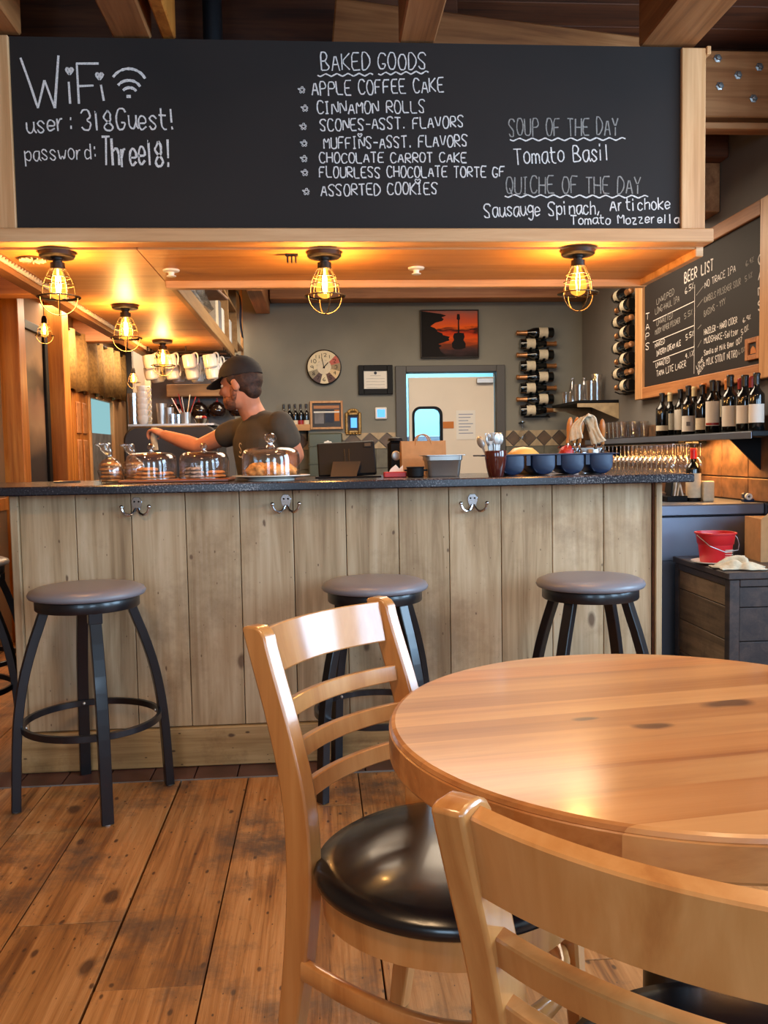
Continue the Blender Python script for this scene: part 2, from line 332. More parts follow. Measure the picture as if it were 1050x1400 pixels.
MT['skyg']=glow('daylight_pane',(150,200,205),.75)
MT['thermo']=glow('blue_screen',(90,160,250),1.6)
MT['cookie']=plain('baked_cookie',(196,132,72),.8,noise=.22,nscale=60,bump=.6)
MT['choc']=plain('sugar_dusted_cookie',(150,132,120),.85,noise=.5,nscale=50,bump=.6)
MT['pastry']=plain('golden_pastry',(208,144,80),.7,noise=.28,nscale=45,bump=.8)
MT['film']=glassmat('cellophane',(255,255,255),.22,.18,.85)
MT['kraft']=plain('kraft_paper',(176,128,80),.8,noise=.04,nscale=30,bump=.1)
MT['cloth']=plain('cream_towel',(206,190,160),.95,noise=.06,nscale=60,bump=.4,sheen=.3)
MT['greycloth']=plain('grey_cloth',(120,118,120),.95,noise=.15,nscale=10)
MT['bluecloth']=plain('dark_blue_cloth',(52,58,74),.95,noise=.2,nscale=10)
MT['crock']=plain('dark_red_glazed_clay',(74,26,18),.14,coat=.6)
MT['navy']=plain('navy_plastic',(26,42,70),.42)
MT['bucket']=plain('red_bucket_plastic',(196,26,34),.4)
MT['skin']=plain('skin',(208,138,104),.5,noise=.05,nscale=12); MT['shirt']=plain('charcoal_shirt_cotton',(74,66,54),.9,noise=.08,nscale=8,bump=.2)
MT['hair']=plain('brown_hair',(58,36,24),.7,noise=.3,nscale=60,bump=.8); MT['beard']=plain('short_brown_beard',(128,78,52),.8,noise=.25,nscale=90,bump=.5)
MT['cap']=plain('black_cap_cotton',(38,33,31),.85,noise=.08,nscale=30); MT['jeans']=plain('dark_trousers',(40,40,50),.9)
MT['machine']=plain('black_machine_enamel',(44,38,34),.45)
MT['ink']=plain('dark_print_ink',(20,15,14),.7,spec=.2)
MT['curtain']=plain('mustard_woven_curtain',(158,118,62),.95,noise=.14,nscale=40,bump=.5)
MT['orange']=plain('orange_paper',(190,112,44),.7); MT['paper']=plain('white_paper',(224,220,212),.7)
MT['red']=plain('red_plastic',(170,34,28),.4); MT['darkgreen']=plain('grey_green_metal',(84,88,74),.35,metal=.4,noise=.05,nscale=5)
MT['gold']=plain('antique_gold',(158,124,70),.4,metal=.6,noise=.2,nscale=60,bump=.4)
MT['yellow']=plain('pale_yellow_melamine',(226,176,92),.4)
MT['glass3']=glassmat('glassware',(250,250,250),.16,.03,.95,1.4)
MT['duct']=plain('black_duct_metal',(30,32,36),.4,metal=.3)
MT['maroon']=plain('glazed_black_pot',(36,22,18),.15,coat=.6)
# ======================= STRUCTURE =======================
def struct(name,m,mat,parent=None,**kw):
    o=m.build(name,MT[mat],parent,**kw)
    if not parent:o['kind']='structure'
    return o
BX0,BX1,BF=-1.13,1.32,3.31      # bar front: left, right, face
floor=struct('floor',M().box(-2.1,3.2,-2.9,9.6,-.06,-.03),'slab')
# floor boards running towards the bar
seams=[-2.06,-1.84,-1.62,-1.37,-1.16,-.985,-.784,-.52,-.28,-.093,.12,.34,.57,.8,1.03,1.27,1.5,1.74,1.98,2.22,2.5,2.8,3.18]
for i in range(len(seams)-1):
    a,b=seams[i],seams[i+1]; y=-2.88; cuts=[y]
    while y<3.165:
        y+=R_.uniform(1.3,2.6)
        cuts.append(min(y,3.165))
    if i==6: cuts=[-2.88,-.4,1.12,2.2,3.165]
    if i==8: cuts=[-2.88,-1.0,1.35,2.62,3.165]
    if cuts[-1]-cuts[-2]<.25 and len(cuts)>2: cuts.pop(-2)
    for j in range(len(cuts)-1):
        g=.0012 if i not in (7,9) else .0012
        gr=.0055 if i in (6,) else .0028
        M().cbox(a+g,b-gr,cuts[j]+.001,cuts[j+1]-.001,-.03,R_.uniform(-.002,0),.0008).build('plank',MT['floor'],floor,smooth=0)
for i in range(4):    # passage left of the bar
    a,b=seams[i],seams[i+1]
    for y0,y1 in ((3.335,5.4),(5.402,7.4),(7.402,9.5)):
        M().cbox(a+.001,b-.003,y0,y1,-.03,0,.002).build('plank',MT['floor'],floor,smooth=0)
x=-2.05; k=0
while x<1.6:
    M().cbox(x+.002,x+.155,3.17,3.328,-.03,.002,.002).build('tile',MT['tile_red'],floor,smooth=0); x+=.157
M().box(-2.06,1.65,3.166,3.17,-.03,.0015).build('edge_strip',MT['grout'],floor,smooth=0)
M().box(-1.1,2.2,3.33,7.2,-.03,0).build('kitchen_mat',MT['slab'],floor,smooth=0)
M().box(1.66,3.14,3.168,4.3,-.03,0).build('passage_board',MT['floor'],floor,smooth=0)

# walls
BW=7.2
dx0,dx1,dz1=PY(555,520,BW).x,PY(678,520,BW).x,PY(600,509,BW).z
wb=M(); wb.box(-1.37,dx0,BW,BW+.12,0,2.75); wb.box(dx1,2.32,BW,BW+.12,0,2.75); wb.box(dx0,dx1,BW,BW+.12,dz1,2.75)
wall_back=struct('wall_back',wb,'wallb')
wr=M(); wr.box(2.2,2.32,3.75,BW,0,3.1); wall_right=struct('wall_right',wr,'wallr')
struct('wall_passage_right',M().box(2.2,3.2,3.63,3.749,0,3.1),'wallr').name='wall_partition'
struct('wall_left',M().box(-2.12,-2.0,-2.9,9.6,0,3.3),'walll')
struct('wall_far',M().box(-2.0,-1.37,9.5,9.62,0,2.8),'walld')
struct('wall_passage',M().box(-1.49,-1.37,BW+.12,9.5,0,2.8),'walld')
# window wall at the side of the dining room and the wall behind the camera, each with two glazed openings
def windowed(name,axis,pos,lo,hi,holes,z0=1.0,z1=2.5,H_=3.3):
    m=M(); xs=[lo]
    for a,b in holes: xs+= [a,b]
    xs.append(hi)
    def bx(a,b,c,d):
        if axis=='x': m.box(pos,pos+.12,a,b,c,d)
        else: m.box(a,b,pos,pos+.12,c,d)
    for k in range(0,len(xs),2): bx(xs[k],xs[k+1],0,H_)
    for a,b in holes: bx(a,b,0,z0); bx(a,b,z1,H_)
    o=struct(name,m,'cream')
    for n,(a,b) in enumerate(holes):
        f=M()
        q=.04
        for (c,d,e,g) in ((a,a+q,z0,z1),(b-q,b,z0,z1),(a+q,b-q,z0,z0+q),(a+q,b-q,z1-q,z1),((a+b)/2-.015,(a+b)/2+.015,z0+q,z1-q)):
            if axis=='x': f.box(pos+.05,pos+.09,c,d,e,g)
            else: f.box(c,d,pos+.05,pos+.09,e,g)
        fo=f.build('window_frame',MT['trimz'],o,smooth=0)
        g=M(); 
        if axis=='x': g.box(pos+.068,pos+.072,a+q,b-q,z0+q,z1-q)
        else: g.box(a+q,b-q,pos+.068,pos+.072,z0+q,z1-q)
        g.build('pane',MT['glassd'],fo,smooth=0)
windowed('wall_windows','x',3.15,-2.9,3.63,[(-.38,.88),(1.52,2.78)])
windowed('wall_front','y',-3.0,-2.0,3.15,[(-1.53,-.27),(1.27,2.53)])
# ceilings: dark boarded deck over the dining room, lower painted ceiling over the kitchen
ceil=struct('ceiling',M().box(-2.1,3.3,-3.0,9.7,3.1,3.2),'slab')
yy=1.2; 
while yy<5.2:
    M().cbox(-2.0,3.2,yy,yy+.198,3.07,3.1,.004).build('plank',MT['beamdark'],ceil,smooth=0); yy+=.2
struct('trim_kitchen_ceiling',M().box(-1.37,2.2,6.0,BW,2.62,2.7),'beamx')
def beam(x0,x1,y0,y1,z0,z1,mat='beam',name='beam',par=None,rot=None):
    return M().cbox(x0,x1,y0,y1,z0,z1,.006).build(name,MT[mat],par or ceil,smooth=0)
# rafters passing over the chalkboard towards the dining room
for (xa,xb,mat) in ((155,208,'beam'),(222,241,'post'),(545,594,'beam'),(873,949,'beam')):
    a,b=PY(xa,56,3.08).x,PY(xb,56,3.08).x
    if xa==873: 
        beam(a,b,.6,3.08,2.565,2.80,mat)
    else: beam(a,b,.6,3.08,2.565,2.85 if xb>220 else 2.80,mat)
beam(-1.5,PY(30,50,3.08).x,.6,3.08,2.57,2.85)
M().tube([(PY(291,50,3.3).x,3.3,2.5),(PY(291,50,3.3).x,3.3,3.08)],.035,14).build('duct_pipe',MT['duct'],ceil)
# deck of rusty boards between the rafters on the far side of the sign
beam(-2.0,.6,3.62,3.74,2.72,3.07,'beamdark'); beam(-2.0,2.2,4.6,4.74,2.70,3.07,'beamdark')
pa=PY(455,18,3.45); pb=PY(880,72,3.45)
o=M().cbox(-(pb-pa).length/2,(pb-pa).length/2,-.06,.06,-.09,.09,.006).build('brace_beam',MT['beamx'],ceil,smooth=0); 
o.location=((pa.x+pb.x)/2,3.45,(pa.z+pb.z)/2-.06); o.rotation_euler=(0,math.atan2(pa.z-pb.z,pb.x-pa.x),0)
# bolted glulam and batten on the right
z0,z1=PY(1000,160,4.12).z,PY(1000,69,4.12).z
gl=M(); gl.cbox(1.45,2.198,4.12,4.24,z0,z1,.005); glu=gl.build('glulam_beam',MT['beamx'],None,smooth=0); glu['kind']='structure'; glu.name='beam_glulam'
for px,py in ((981,80),(1009,103),(1038,92),(984,118),(1030,135)):
    p=PY(px,py,4.12); M().lathe([(.0,-.006),(.020,-.006),(.020,0),(.011,.002),(.011,.012),(0,.013)],6,(0,0,0)).build('bolt',MT['steel'],glu,loc=(p.x,p.y-.004,p.z),rot=(PI/2,0,0),smooth=0)
z0,z1=PY(1000,176,4.10).z,PY(1000,167,4.10).z
struct('trim_batten',M().cbox(1.45,2.198,4.10,4.18,z0,z1,.003),'beamx')
a,b=PX(985,288,2.2),PX(985,212,2.2)
struct('beam_stub',M().cbox(1.75,2.198,a.y,a.y+.25,PY(985,290,a.y).z,PY(985,215,a.y).z,.005),'beam')
# beams above kitchen and passage
struct('beam_back',M().cbox(-.35,2.198,BW-.22,BW-.02,PY(500,408,BW-.22).z,2.619,.005),'beamx')
struct('beam_back_short',M().cbox(-.47,-.36,6.2,BW-.02,PY(360,405,6.4).z,2.619,.005),'beam')
for Y,zz in ((5.25,2.12),(7.5,2.14)):
    struct('beam_passage',M().cbox(-1.999,-1.13,Y,Y+.14,zz,zz+.2,.005),'post').data.materials[0]=MT['beamx']
pc=struct('ceiling_passage',M().box(-2.0,-1.12,3.0,9.5,2.36,2.4),'slab')
for i in range(5): M().cbox(-1.998+i*.176,-1.826+i*.176,3.05,9.5,2.33,2.36,.004).build('plank',MT['post'],pc,smooth=0)

# ---- left wall: posts, picture, curtain, panelled partition and window
def lw(px0,px1,z0,z1,t,name,mat,parent=None,t0=0.0,kw=None,struct_=True):
    y0=PX(px0,600,-2.0+t).y; y1=PX(px1,600,-2.0+t).y
    o=M().cbox(-2.0+t0,-2.0+t,y0,y1,z0,z1,.004).build(name,MT[mat],parent,smooth=0)
    if struct_ and not parent:o['kind']='structure'
    return o
lw(-60,5,0,2.3,.05,'trim_left_wall','walll')
for px_,w2_,n_ in ((3,.13,'post_timber'),(67,.16,'post_timber_far')):
    yq=PX(px_,600,-2.0).y; o=M().cbox(-1.9995,-1.87,yq,yq+w2_,0,2.329,.004).build(n_,MT['post'],None,smooth=0); o['kind']='structure'
struct('trim_rail',M().cbox(-1.999,-1.94,4.0,PX(5,600,-1.95).y,.86,.94,.004),'post')
pic=thing('tall_picture','tall narrow dark framed painting of a blurred trees between orange posts','picture',(0,0,0))
pic['label']='tall narrow painting in black frame hung between the orange timber posts'
ya,yb=PX(33,600,-1.97).y,PX(63,600,-1.97).y; za,zb=.93,2.06
fr=M()
for (c,d,e,g) in ((ya-.14,ya,za-.06,zb+.06),(yb,yb+.07,za-.06,zb+.06),(ya,yb,za-.06,za),(ya,yb,zb,zb+.06)): fr.cbox(-1.998,-1.95,c,d,e,g,.004)
fr.build('frame',MT['blackp'],pic,smooth=0)
def canvasmat():
    m,nt,b=newmat('misty_painting'); N=nt.nodes.new; L=nt.links.new; t=N('ShaderNodeTexCoord'); sp=N('ShaderNodeSeparateXYZ'); L(t.outputs['Object'],sp.inputs[0])
    r=N('ShaderNodeValToRGB'); e=r.color_ramp.elements; e[0].position=.0; e[0].color=lin((46,44,50)); e[1].position=1; e[1].color=lin((112,92,74))
    for p,c in ((.22,(60,56,58)),(.42,(150,120,94)),(.58,(130,96,76)),(.66,(64,48,40)),(.74,(66,50,40)),(.82,(140,112,86))): q=e.new(p); q.color=lin(c)
    mr=N('ShaderNodeMapRange'); mr.inputs['From Min'].default_value=za; mr.inputs['From Max'].default_value=zb
    n=N('ShaderNodeTexNoise'); n.inputs['Scale'].default_value=5; L(t.outputs['Object'],n.inputs[0]); a=N('ShaderNodeMath'); a.operation='MULTIPLY_ADD'; a.inputs[1].default_value=.22
    L(n.outputs['Fac'],a.inputs[0]); L(sp.outputs['Z'],a.inputs[2]); s=N('ShaderNodeMath'); s.operation='SUBTRACT'; s.inputs[1].default_value=.11; L(a.outputs[0],s.inputs[0])
    L(s.outputs[0],mr.inputs[0]); L(mr.outputs[0],r.inputs[0]); L(r.outputs[0],b.inputs['Base Color']); b.inputs['Roughness'].default_value=.35; return m
M().box(-1.998,-1.97,ya,yb,za,zb).build('canvas',canvasmat(),pic,smooth=0)
# partition door with panels, window beyond it
dp=M(); y0,y1=PX(97,600,-1.98).y,PX(118,600,-1.98).y
door1=M().cbox(-1.999,-1.955,y0,y1,0,1.72,.004).build('door_1',MT['post'],None,smooth=0); door1['kind']='structure'
for z0,z1 in ((.2,.75),(.80,1.33),(1.38,1.64)):
    for k in range(2):
        a=y0+.08+k*(y1-y0-.1)/2; b=a+(y1-y0-.1)/2-.06
        M().cbox(-1.957,-1.945,a,b,z0,z1,.006).build('panel',MT['beamx'],door1,smooth=0)
yw0,yw1=PX(120,600,-1.99).y,PX(151,600,-1.99).y
win=M()
for c,d,e,g in ((yw0-.04,yw0,.9,1.76),(yw1,yw1+.55,.9,1.76),(yw0,yw1,.9,.98),(yw0,yw1,1.70,1.76)): win.cbox(-1.999,-1.95,c,d,e,g,.004)
wo=win.build('window_1',MT['trimz'],None,smooth=0); wo['kind']='structure'
M().box(-1.99,-1.985,yw0,yw1,1.40,1.70).build('pane',MT['skyg'],wo,smooth=0)
M().box(-1.99,-1.98,yw0,yw1,.98,1.40).build('shutter',MT['greycloth'],wo,smooth=0)
# curtain valance: pleated
cu=thing('curtain_valance','mustard brown gathered curtain valance hanging over the passage window','curtain',(0,0,0))
y0,y1=PX(90,600,-1.9).y,PX(177,600,-1.9).y
nn=70; v=[];f=[]
for i in range(nn+1):
    t=i/nn; y=y0+(y1-y0)*t; x=-1.92+.025*math.sin(t*46)+.012*math.sin(t*17+1)
    zl=1.715+.012*math.sin(t*46+1)+.02*t
    v+=[(x,y,2.20),(x+.008,y,1.95),(x+.012*math.sin(t*30),y,zl)]
for i in range(nn):
    for k in range(2): f.append((i*3+k,i*3+k+1,i*3+k+4,i*3+k+3))
m=M().add(v,f); o=m.build('fabric',MT['curtain'],cu,merge=False,smooth=180); sm=o.modifiers.new('s','SOLIDIFY'); sm.thickness=.008
M().tube([(-1.93,y0-.03,2.19),(-1.93,y1+.03,2.19)],.012,8).build('rod',MT['bronze'],cu)
for yy in (y0-.02,(y0+y1)/2,y1+.02): M().box(-2.0,-1.93,yy-.008,yy+.008,2.18,2.20).build('bracket',MT['bronze'],cu,smooth=0)

# ---- back wall: tiles, door
zt0,zt1=PY(600,612,BW).z,PY(600,590,BW).z; zd=zt1-zt0
def band(x0,x1):
    p=zd; nb=max(1,round((x1-x0)/p)); p=(x1-x0)/nb
    for i in range(nb):
        c=x0+(i+.5)*p; h=p/2; q=.005
        zc=(zt0+zt1)/2
        M().prism([(h-q,0),(0,zd/2-q),(-h+q,0),(0,-zd/2+q)],-.012,0,'y').build('tile',MT['brown'],wall_back,loc=(c,BW,zc),smooth=0)
        for sx in (0,1):
            e=M(); e.prism([(0,zd/2-q/2),(h-q,zd/2-q/2),(0+q*0,zd/2-q/2)],0,0.0001,'y') if False else None
        # light triangles between the diamonds
    for i in range(nb+1):
        c=x0+i*p
        for s in (1,-1):
            a=(-p/2+.004 if i>0 else 0, s*(zd/2-.002)); b=(p/2-.004 if i<nb else 0, s*(zd/2-.002)); t=(0,s*.004)
            M().prism([a,t,b] if s>0 else [a,b,t],-.010,0,'y').build('tile',MT['tan'],wall_back,loc=(c,BW,(zt0+zt1)/2),smooth=0)
fx0,fx1=PY(541,560,BW).x,PY(690,560,BW).x
band(-.35,fx0-.005); band(fx1+.005,2.195)
for (a,b) in ((-.35,fx0-.005),(fx1+.005,2.195)):
    n=int((b-a)/.16); p=(b-a)/n
    for i in range(n):
        for k in range(2):
            M().cbox(a+i*p+.002,a+(i+1)*p-.002,BW-.010,BW,zt0-.16*(k+1)+.002,zt0-.16*k-.002,.002).build('tile',MT['green'],wall_back,smooth=0)
# door frame and door leaf
df=M(); fz=PY(600,500,BW).z
df.cbox(fx0,dx0,BW-.03,BW+.02,0,fz,.004); df.cbox(dx1,fx1,BW-.03,BW+.02,0,fz,.004); df.cbox(dx0,dx1,BW-.03,BW+.02,dz1,fz,.004)
dfo=df.build('door_2',MT['dframe'],None,smooth=0); dfo['kind']='structure'
lx0,lx1=PY(559,560,BW+.05).x,PY(675,560,BW+.05).x
lz=PY(600,516,BW+.05).z
wx0,wx1=PY(567,600,BW+.05).x,PY(602,600,BW+.05).x; wz1=PY(585,559,BW+.05).z; wz0=1.12
def rr(x0,x1,z0,z1,r,n=6):
    pts=[]
    for cx,cz,a in ((x1-r,z1-r,0),(x0+r,z1-r,PI/2),(x0+r,z0+r,PI),(x1-r,z0+r,1.5*PI)):
        for k in range(n+1): t=a+PI/2*k/n; pts.append((cx+r*math.cos(t),cz+r*math.sin(t)))
    return pts
def frame_plate(outer,inner,y0,y1):
    m=M(); n=len(outer)
    lo=[(a,y0,b) for a,b in outer]; li=[(a,y0,b) for a,b in inner]; ho=[(a,y1,b) for a,b in outer]; hi=[(a,y1,b) for a,b in inner]
    return m.ring([lo,ho,hi,li,lo],True,False,False)
inner=rr(wx0,wx1,wz0,wz1,.055); cxw,czw=(wx0+wx1)/2,(wz0+wz1)/2
outer=[]
for a,b in inner:
    dx,dz=a-cxw,b-czw; s=1e9
    if dx>0:s=min(s,(lx1-cxw)/dx)
    if dx<0:s=min(s,(lx0-cxw)/dx)
    if dz>0:s=min(s,(lz-czw)/dz)
    if dz<0:s=min(s,(.02-czw)/dz)
    outer.append((cxw+dx*s,czw+dz*s))
# snap to the four leaf corners
for (X,Z) in ((lx0,lz),(lx1,lz),(lx1,.02),(lx0,.02)):
    k=min(range(len(outer)),key=lambda i:(outer[i][0]-X)**2+(outer[i][1]-Z)**2); outer[k]=(X,Z)
leaf=frame_plate(outer,inner,BW+.04,BW+.08).build('door_leaf',MT['door'],dfo,smooth=0)
sc_=1.10
frame_plate(rr(wx0-.02,wx1+.02,wz0-.02,wz1+.02,.07),rr(wx0,wx1,wz0,wz1,.055),BW+.032,BW+.088).build('window_gasket',MT['blackp'],leaf,smooth=0)
M().prism(rr(wx0,wx1,wz0,wz1,.055),BW+.058,BW+.062,'y').build('pane',MT['glassd'],leaf,smooth=0)
M().cbox(PY(660,514,BW).x-.05,PY(675,514,BW).x,BW-.0,BW+.038,lz-.055,lz-.012,.004).build('door_closer',MT['steel'],leaf,smooth=0)
p=PY(613,581,BW+.04); M().box(p.x-.045,p.x+.045,BW+.036,BW+.04,p.z-.028,p.z+.028).build('sticker',MT['orange'],leaf,smooth=0)
p=PY(636,581,BW+.04); no=M().box(p.x-.075,p.x+.085,BW+.036,BW+.04,p.z-.12,p.z+.12).build('notice',MT['paper'],leaf,smooth=0)
for k in range(7): M().box(p.x-.055,p.x+.065-.02*(k%3),BW+.0350,BW+.0359,p.z+.085-.026*k,p.z+.091-.026*k).build('notice_line',MT['steeld'],leaf,smooth=0)
# bright utility room behind the door
u=M(); u.box(-.2,2.4,9.3,9.4,0,2.6); u.box(-.3,-.2,BW+.12,9.3,0,2.6); u.box(2.4,2.5,BW+.12,9.3,0,2.6); u.box(-.2,2.4,BW+.12,9.3,2.5,2.6)
struct('wall_utility',u,'cyan')
u=M(); u.cbox(.2,1.9,8.75,9.28,1.25,1.34,.005); struct('trim_utility_shelf',u,'steeld')
# right wall stone tiles under the bottle shelf
Y=4.12; ys=[4.12,4.33,4.625,4.925,5.225,5.525,5.825,6.125,6.425,6.725,7.0,7.19]
for i in range(len(ys)-1):
    for z0,z1 in ((.90,1.015),(1.018,1.33)):
        M().cbox(2.185,2.2,ys[i]+.003,ys[i+1]-.003,z0,z1-.003,.003).build('tile',MT['stone'],wall_right,smooth=0)

# ======================= BAR =======================
bar=thing('bar_counter','long serving bar clad in weathered vertical pine planks under granite top','bar counter',(0,0,0))
M().box(BX0+.03,BX1-.03,BF+.022,3.9,.002,1.03).build('carcass',MT['slab'],bar,smooth=0)
bt=PY(350,989,BF).z
sx=[BX0+.03]+[PY(a,720,BF).x for a in (104,180,254,328,401,473,545,614,685,755,825)]+[BX1-.035]
for i in range(len(sx)-1):
    M().cbox(sx[i]+.0013,sx[i+1]-.0013,BF,BF+.02,bt,1.04,.0018).build('plank',MT['bar'],bar,smooth=0)
n=0
for a,b in ((BX0,-.15),(-.148,.9),(.902,BX1)):
    M().cbox(a,b,BF-.018,BF+.02,.003,bt-.003,.004).build('baseboard',MT['base'],bar,smooth=0)
M().cbox(BX0,BX0+.03,BF-.016,BF+.02,bt,1.04,.003).build('corner_trim',MT['bar'],bar,smooth=0)
M().cbox(BX1-.033,BX1-.026,BF-.004,BF+.02,.003,1.04,.002).build('corner_gap',MT['beamdark'],bar,smooth=0)
M().cbox(BX1-.025,BX1,BF-.018,3.9,.003,1.04,.003).build('end_panel',MT['bar'],bar,smooth=0)
ct=M(); ct.cbox(-1.5,1.408,3.2,3.95,1.043,1.075,.004); ct2=ct.build('countertop',MT['granite'],None,smooth=0)
tag(ct2,'dark speckled granite countertop lying along the whole plank-clad bar','countertop')
# coat hooks
def make_hook(loc,label):
    t=thing('coat_hook',label,'hook',loc,group='chrome double hooks on the bar front')
    pl=[(-.010,-.022),(.010,-.022),(.019,.004),(.019,.018),(.010,.030),(-.010,.030),(-.019,.018),(-.019,.004)]
    M().prism(pl,-.004,0,'y').build('plate',MT['chrome'],t,bevel=.001,smooth=30)
    for s in (-1,1): 
        pts=[(s*.003,-.006,-.012),(s*.012,-.014,-.030),(s*.028,-.026,-.036),(s*.044,-.030,-.026),(s*.050,-.030,-.008)]
        M().tube(smoothp(pts),[.006]*99 if False else .0052,8).build('prong',MT['chrome'],t)
        M().ell((s*.050,-.030,-.004),(.008,.008,.008)).build('tip',MT['chrome'],t)
        M().ell((s*.008,-.004,.014),(.0035,.002,.0035)).build('screw',MT['blackp'],t)
    return t
def smoothp(p,it=2):
    p=[Vector(q) for q in p]
    for _ in range(it):
        q=[p[0]]
        for a,b in zip(p,p[1:]): q+= [a*.75+b*.25,a*.25+b*.75]
        q.append(p[-1]); p=q
    return p
for px,py,l in ((187,691,'chrome double coat hook on the bar front above the leftmost stool'),(391,687,'chrome double coat hook on the bar front above the near chair'),(646,686,'chrome double coat hook on the bar front between the two right-hand stools')):
    p=PY(px,py,BF); make_hook((p.x,BF,p.z),l)

# ======================= HEADER SIGN AND SOFFIT =======================
SB=3.05
hdr=thing('menu_board','large black chalkboard menu in pale wood frame hung above the bar','menu board',(0,0,0))
bz1,bz0=2.555,1.934
M().box(-1.0,1.29,SB,SB+.02,bz0-.01,bz1).build('panel',MT['board'],hdr,smooth=0)
M().cbox(-1.09,-.978,SB-.012,SB+.05,bz0,bz1,.003).build('frame_post',MT['trimz'],hdr,smooth=0)
M().cbox(1.282,1.368,SB-.014,SB+.10,bz0,bz1-.006,.003).build('frame_post',MT['trimz'],hdr,smooth=0)
M().cbox(1.37,1.385,SB-.016,SB+.06,bz1-.028,bz1,.002).build('frame_cap',MT['trimz'],hdr,smooth=0)
M().cbox(-1.25,1.392,SB-.03,SB+.05,1.887,1.933,.003).build('ledge',MT['trim'],hdr,smooth=0)
M().box(-1.09,1.366,SB+.021,SB+.04,1.95,bz1-.01).build('backing',MT['beamdark'],hdr,smooth=0)
sf=M(); SZ=1.88
sof=struct('soffit',M().box(-1.07,-.602,SB+.052,6.3,SZ,SZ+.02),'soffit'); sof.name='ceiling_soffit'
M().box(-.598,1.36,SB+.052,3.64,SZ,SZ+.02).build('plywood_sheet',MT['soffit'],sof,smooth=0)
M().box(-1.10,1.39,SB+.052,3.7,SZ+.021,SZ+.05).build('top_sheet',MT['beamdark'],sof,smooth=0)
M().box(-1.10,-.60,3.7,6.3,SZ+.021,SZ+.05).build('top_sheet',MT['beamdark'],sof,smooth=0)
M().cbox(-.598,1.392,3.645,3.69,SZ-.028,SZ+.02,.003).build('edge_trim',MT['trim'],sof,smooth=0)
M().cbox(1.362,1.392,SB+.052,3.644,SZ-.026,SZ+.02,.003).build('edge_trim',MT['trim'],sof,smooth=0)
M().cbox(-1.16,-1.10,SB+.052,6.3,SZ-.03,SZ+.04,.003).build('edge_trim',MT['beam'],sof,smooth=0)
M().cbox(-.598,-.57,3.70,6.3,SZ-.012,SZ+.062,.003).build('edge_trim',MT['cubby'],sof,smooth=0)
M().box(-1.098,-1.072,SB+.052,6.3,SZ+.0,SZ+.02).build('channel',MT['beam'],sof,smooth=0)
# rope light: two twisted strands
ro=thing('rope_trim','pale twisted rope running along the left edge of the wooden soffit','rope',(-1.085,SB+.06,SZ-.006))
for k in range(2):
    pts=[(.006*math.cos(t*1.0+k*PI),i*.008,.006*math.sin(t*1.0+k*PI)) for i,t in ((i,i*.8) for i in range(380))]
    M().tube(pts,.0055,5).build('strand',MT['cloth'],ro)
# cage lamps
def wiremesh(r0s,s=1.0):
    m=M(); 
    prof=[(.026,-.058),(.034,-.072),(.045,-.095),(.052,-.12),(.054,-.15)]
    for k in range(6):
        a=2*PI*k/6+.3; m.tube(smoothp([(r*math.cos(a),r*math.sin(a),z) for r,z in prof],1),.0017,5)
    for r,z in ((.027,-.058),(.041,-.086),(.050,-.112)):
        m.tube([(r*math.cos(2*PI*i/28),r*math.sin(2*PI*i/28),z) for i in range(28)],.0016,5,closed=True)
    return m
def make_lamp(loc,label,s=1.0,cord=0):
    t=thing('cage_lamp',label,'lamp',loc,group='wire cage bulb lamps'); t.scale=(s,s,s)
    zt=0
    if cord:
        M().tube([(0,0,cord/s),(0,0,-.005)],.003,6).build('cord',MT['blackp'],t)
        M().lathe([(.0,0),(.012,0),(.02,-.02),(.022,-.058),(0,-.058)],16).build('socket',MT['bronze'],t)
    else:
        M().lathe([(.0,0),(.060,0),(.060,-.014),(.055,-.019),(.022,-.020),(0,-.020)],32).build('canopy',MT['bronze'],t)
        M().lathe([(.0,-.0195),(.020,-.0195),(.020,-.026),(.016,-.028),(.016,-.034),(.024,-.036),(.025,-.060),(0,-.060)],20).build('socket',MT['bronze'],t)
    M().lathe([(.012,-.0605),(.014,-.070),(.022,-.090),(.030,-.118),(.031,-.132),(.024,-.150),(.010,-.159),(0,-.160)],20,closed_ends=False).build('bulb',MT['bulb'],t)
    fm=M()
    for k in range(4):
        a=k*PI/2+.4; fm.tube([(.006*math.cos(a),.006*math.sin(a),-.078),(.009*math.cos(a),.009*math.sin(a),-.11),(.005*math.cos(a),.005*math.sin(a),-.142)],.0016,5)
    fm.tube([(0,0,-.06),(0,0,-.08)],.003,6)
    fm.build('filament',MT['fil'],t)
    wiremesh(None).build('cage',MT['wire'],t)
    m=M(); m.tube([(.071*math.cos(2*PI*i/36),.071*math.sin(2*PI*i/36),-.152) for i in range(36)],.0026,6,closed=True)
    m.lathe([(.054,-.149),(.071,-.1505),(.071,-.1515),(.054,-.150)],36,closed_ends=False); m.build('cage_flare',MT['wire'],t)
    m=M()
    for a in (.3,.3+PI/2):
        m.tube([(.062*math.cos(q)*math.cos(a),.062*math.cos(q)*math.sin(a),-.152-.062*math.sin(q)) for q in [PI*i/16 for i in range(17)]],.0019,5)
    m.build('cage_dome',MT['wire'],t)
    l=bpy.data.lights.new('bulb_light','POINT'); l.energy=LAMP*s*s; l.color=WARM; l.shadow_soft_size=.03
    o=bpy.data.objects.new('bulb_light',l); C.objects.link(o); o.parent=t; o.location=(0,0,-.115)
    return t
LAMP=11
lampspec=[((78,345),'wire cage bulb lamp above the bar at the left end of the menu board ledge'),((443,345),'wire cage bulb lamp above the bar in the middle, over the lit soffit strip'),((790,342),'wire cage bulb lamp above the bar closest to the beer list board'),((171,417),'wire cage bulb lamp second in the row running back along the varnished soffit'),((222,465),'wire cage bulb lamp deepest on the soffit, in front of the white hanging mugs')]
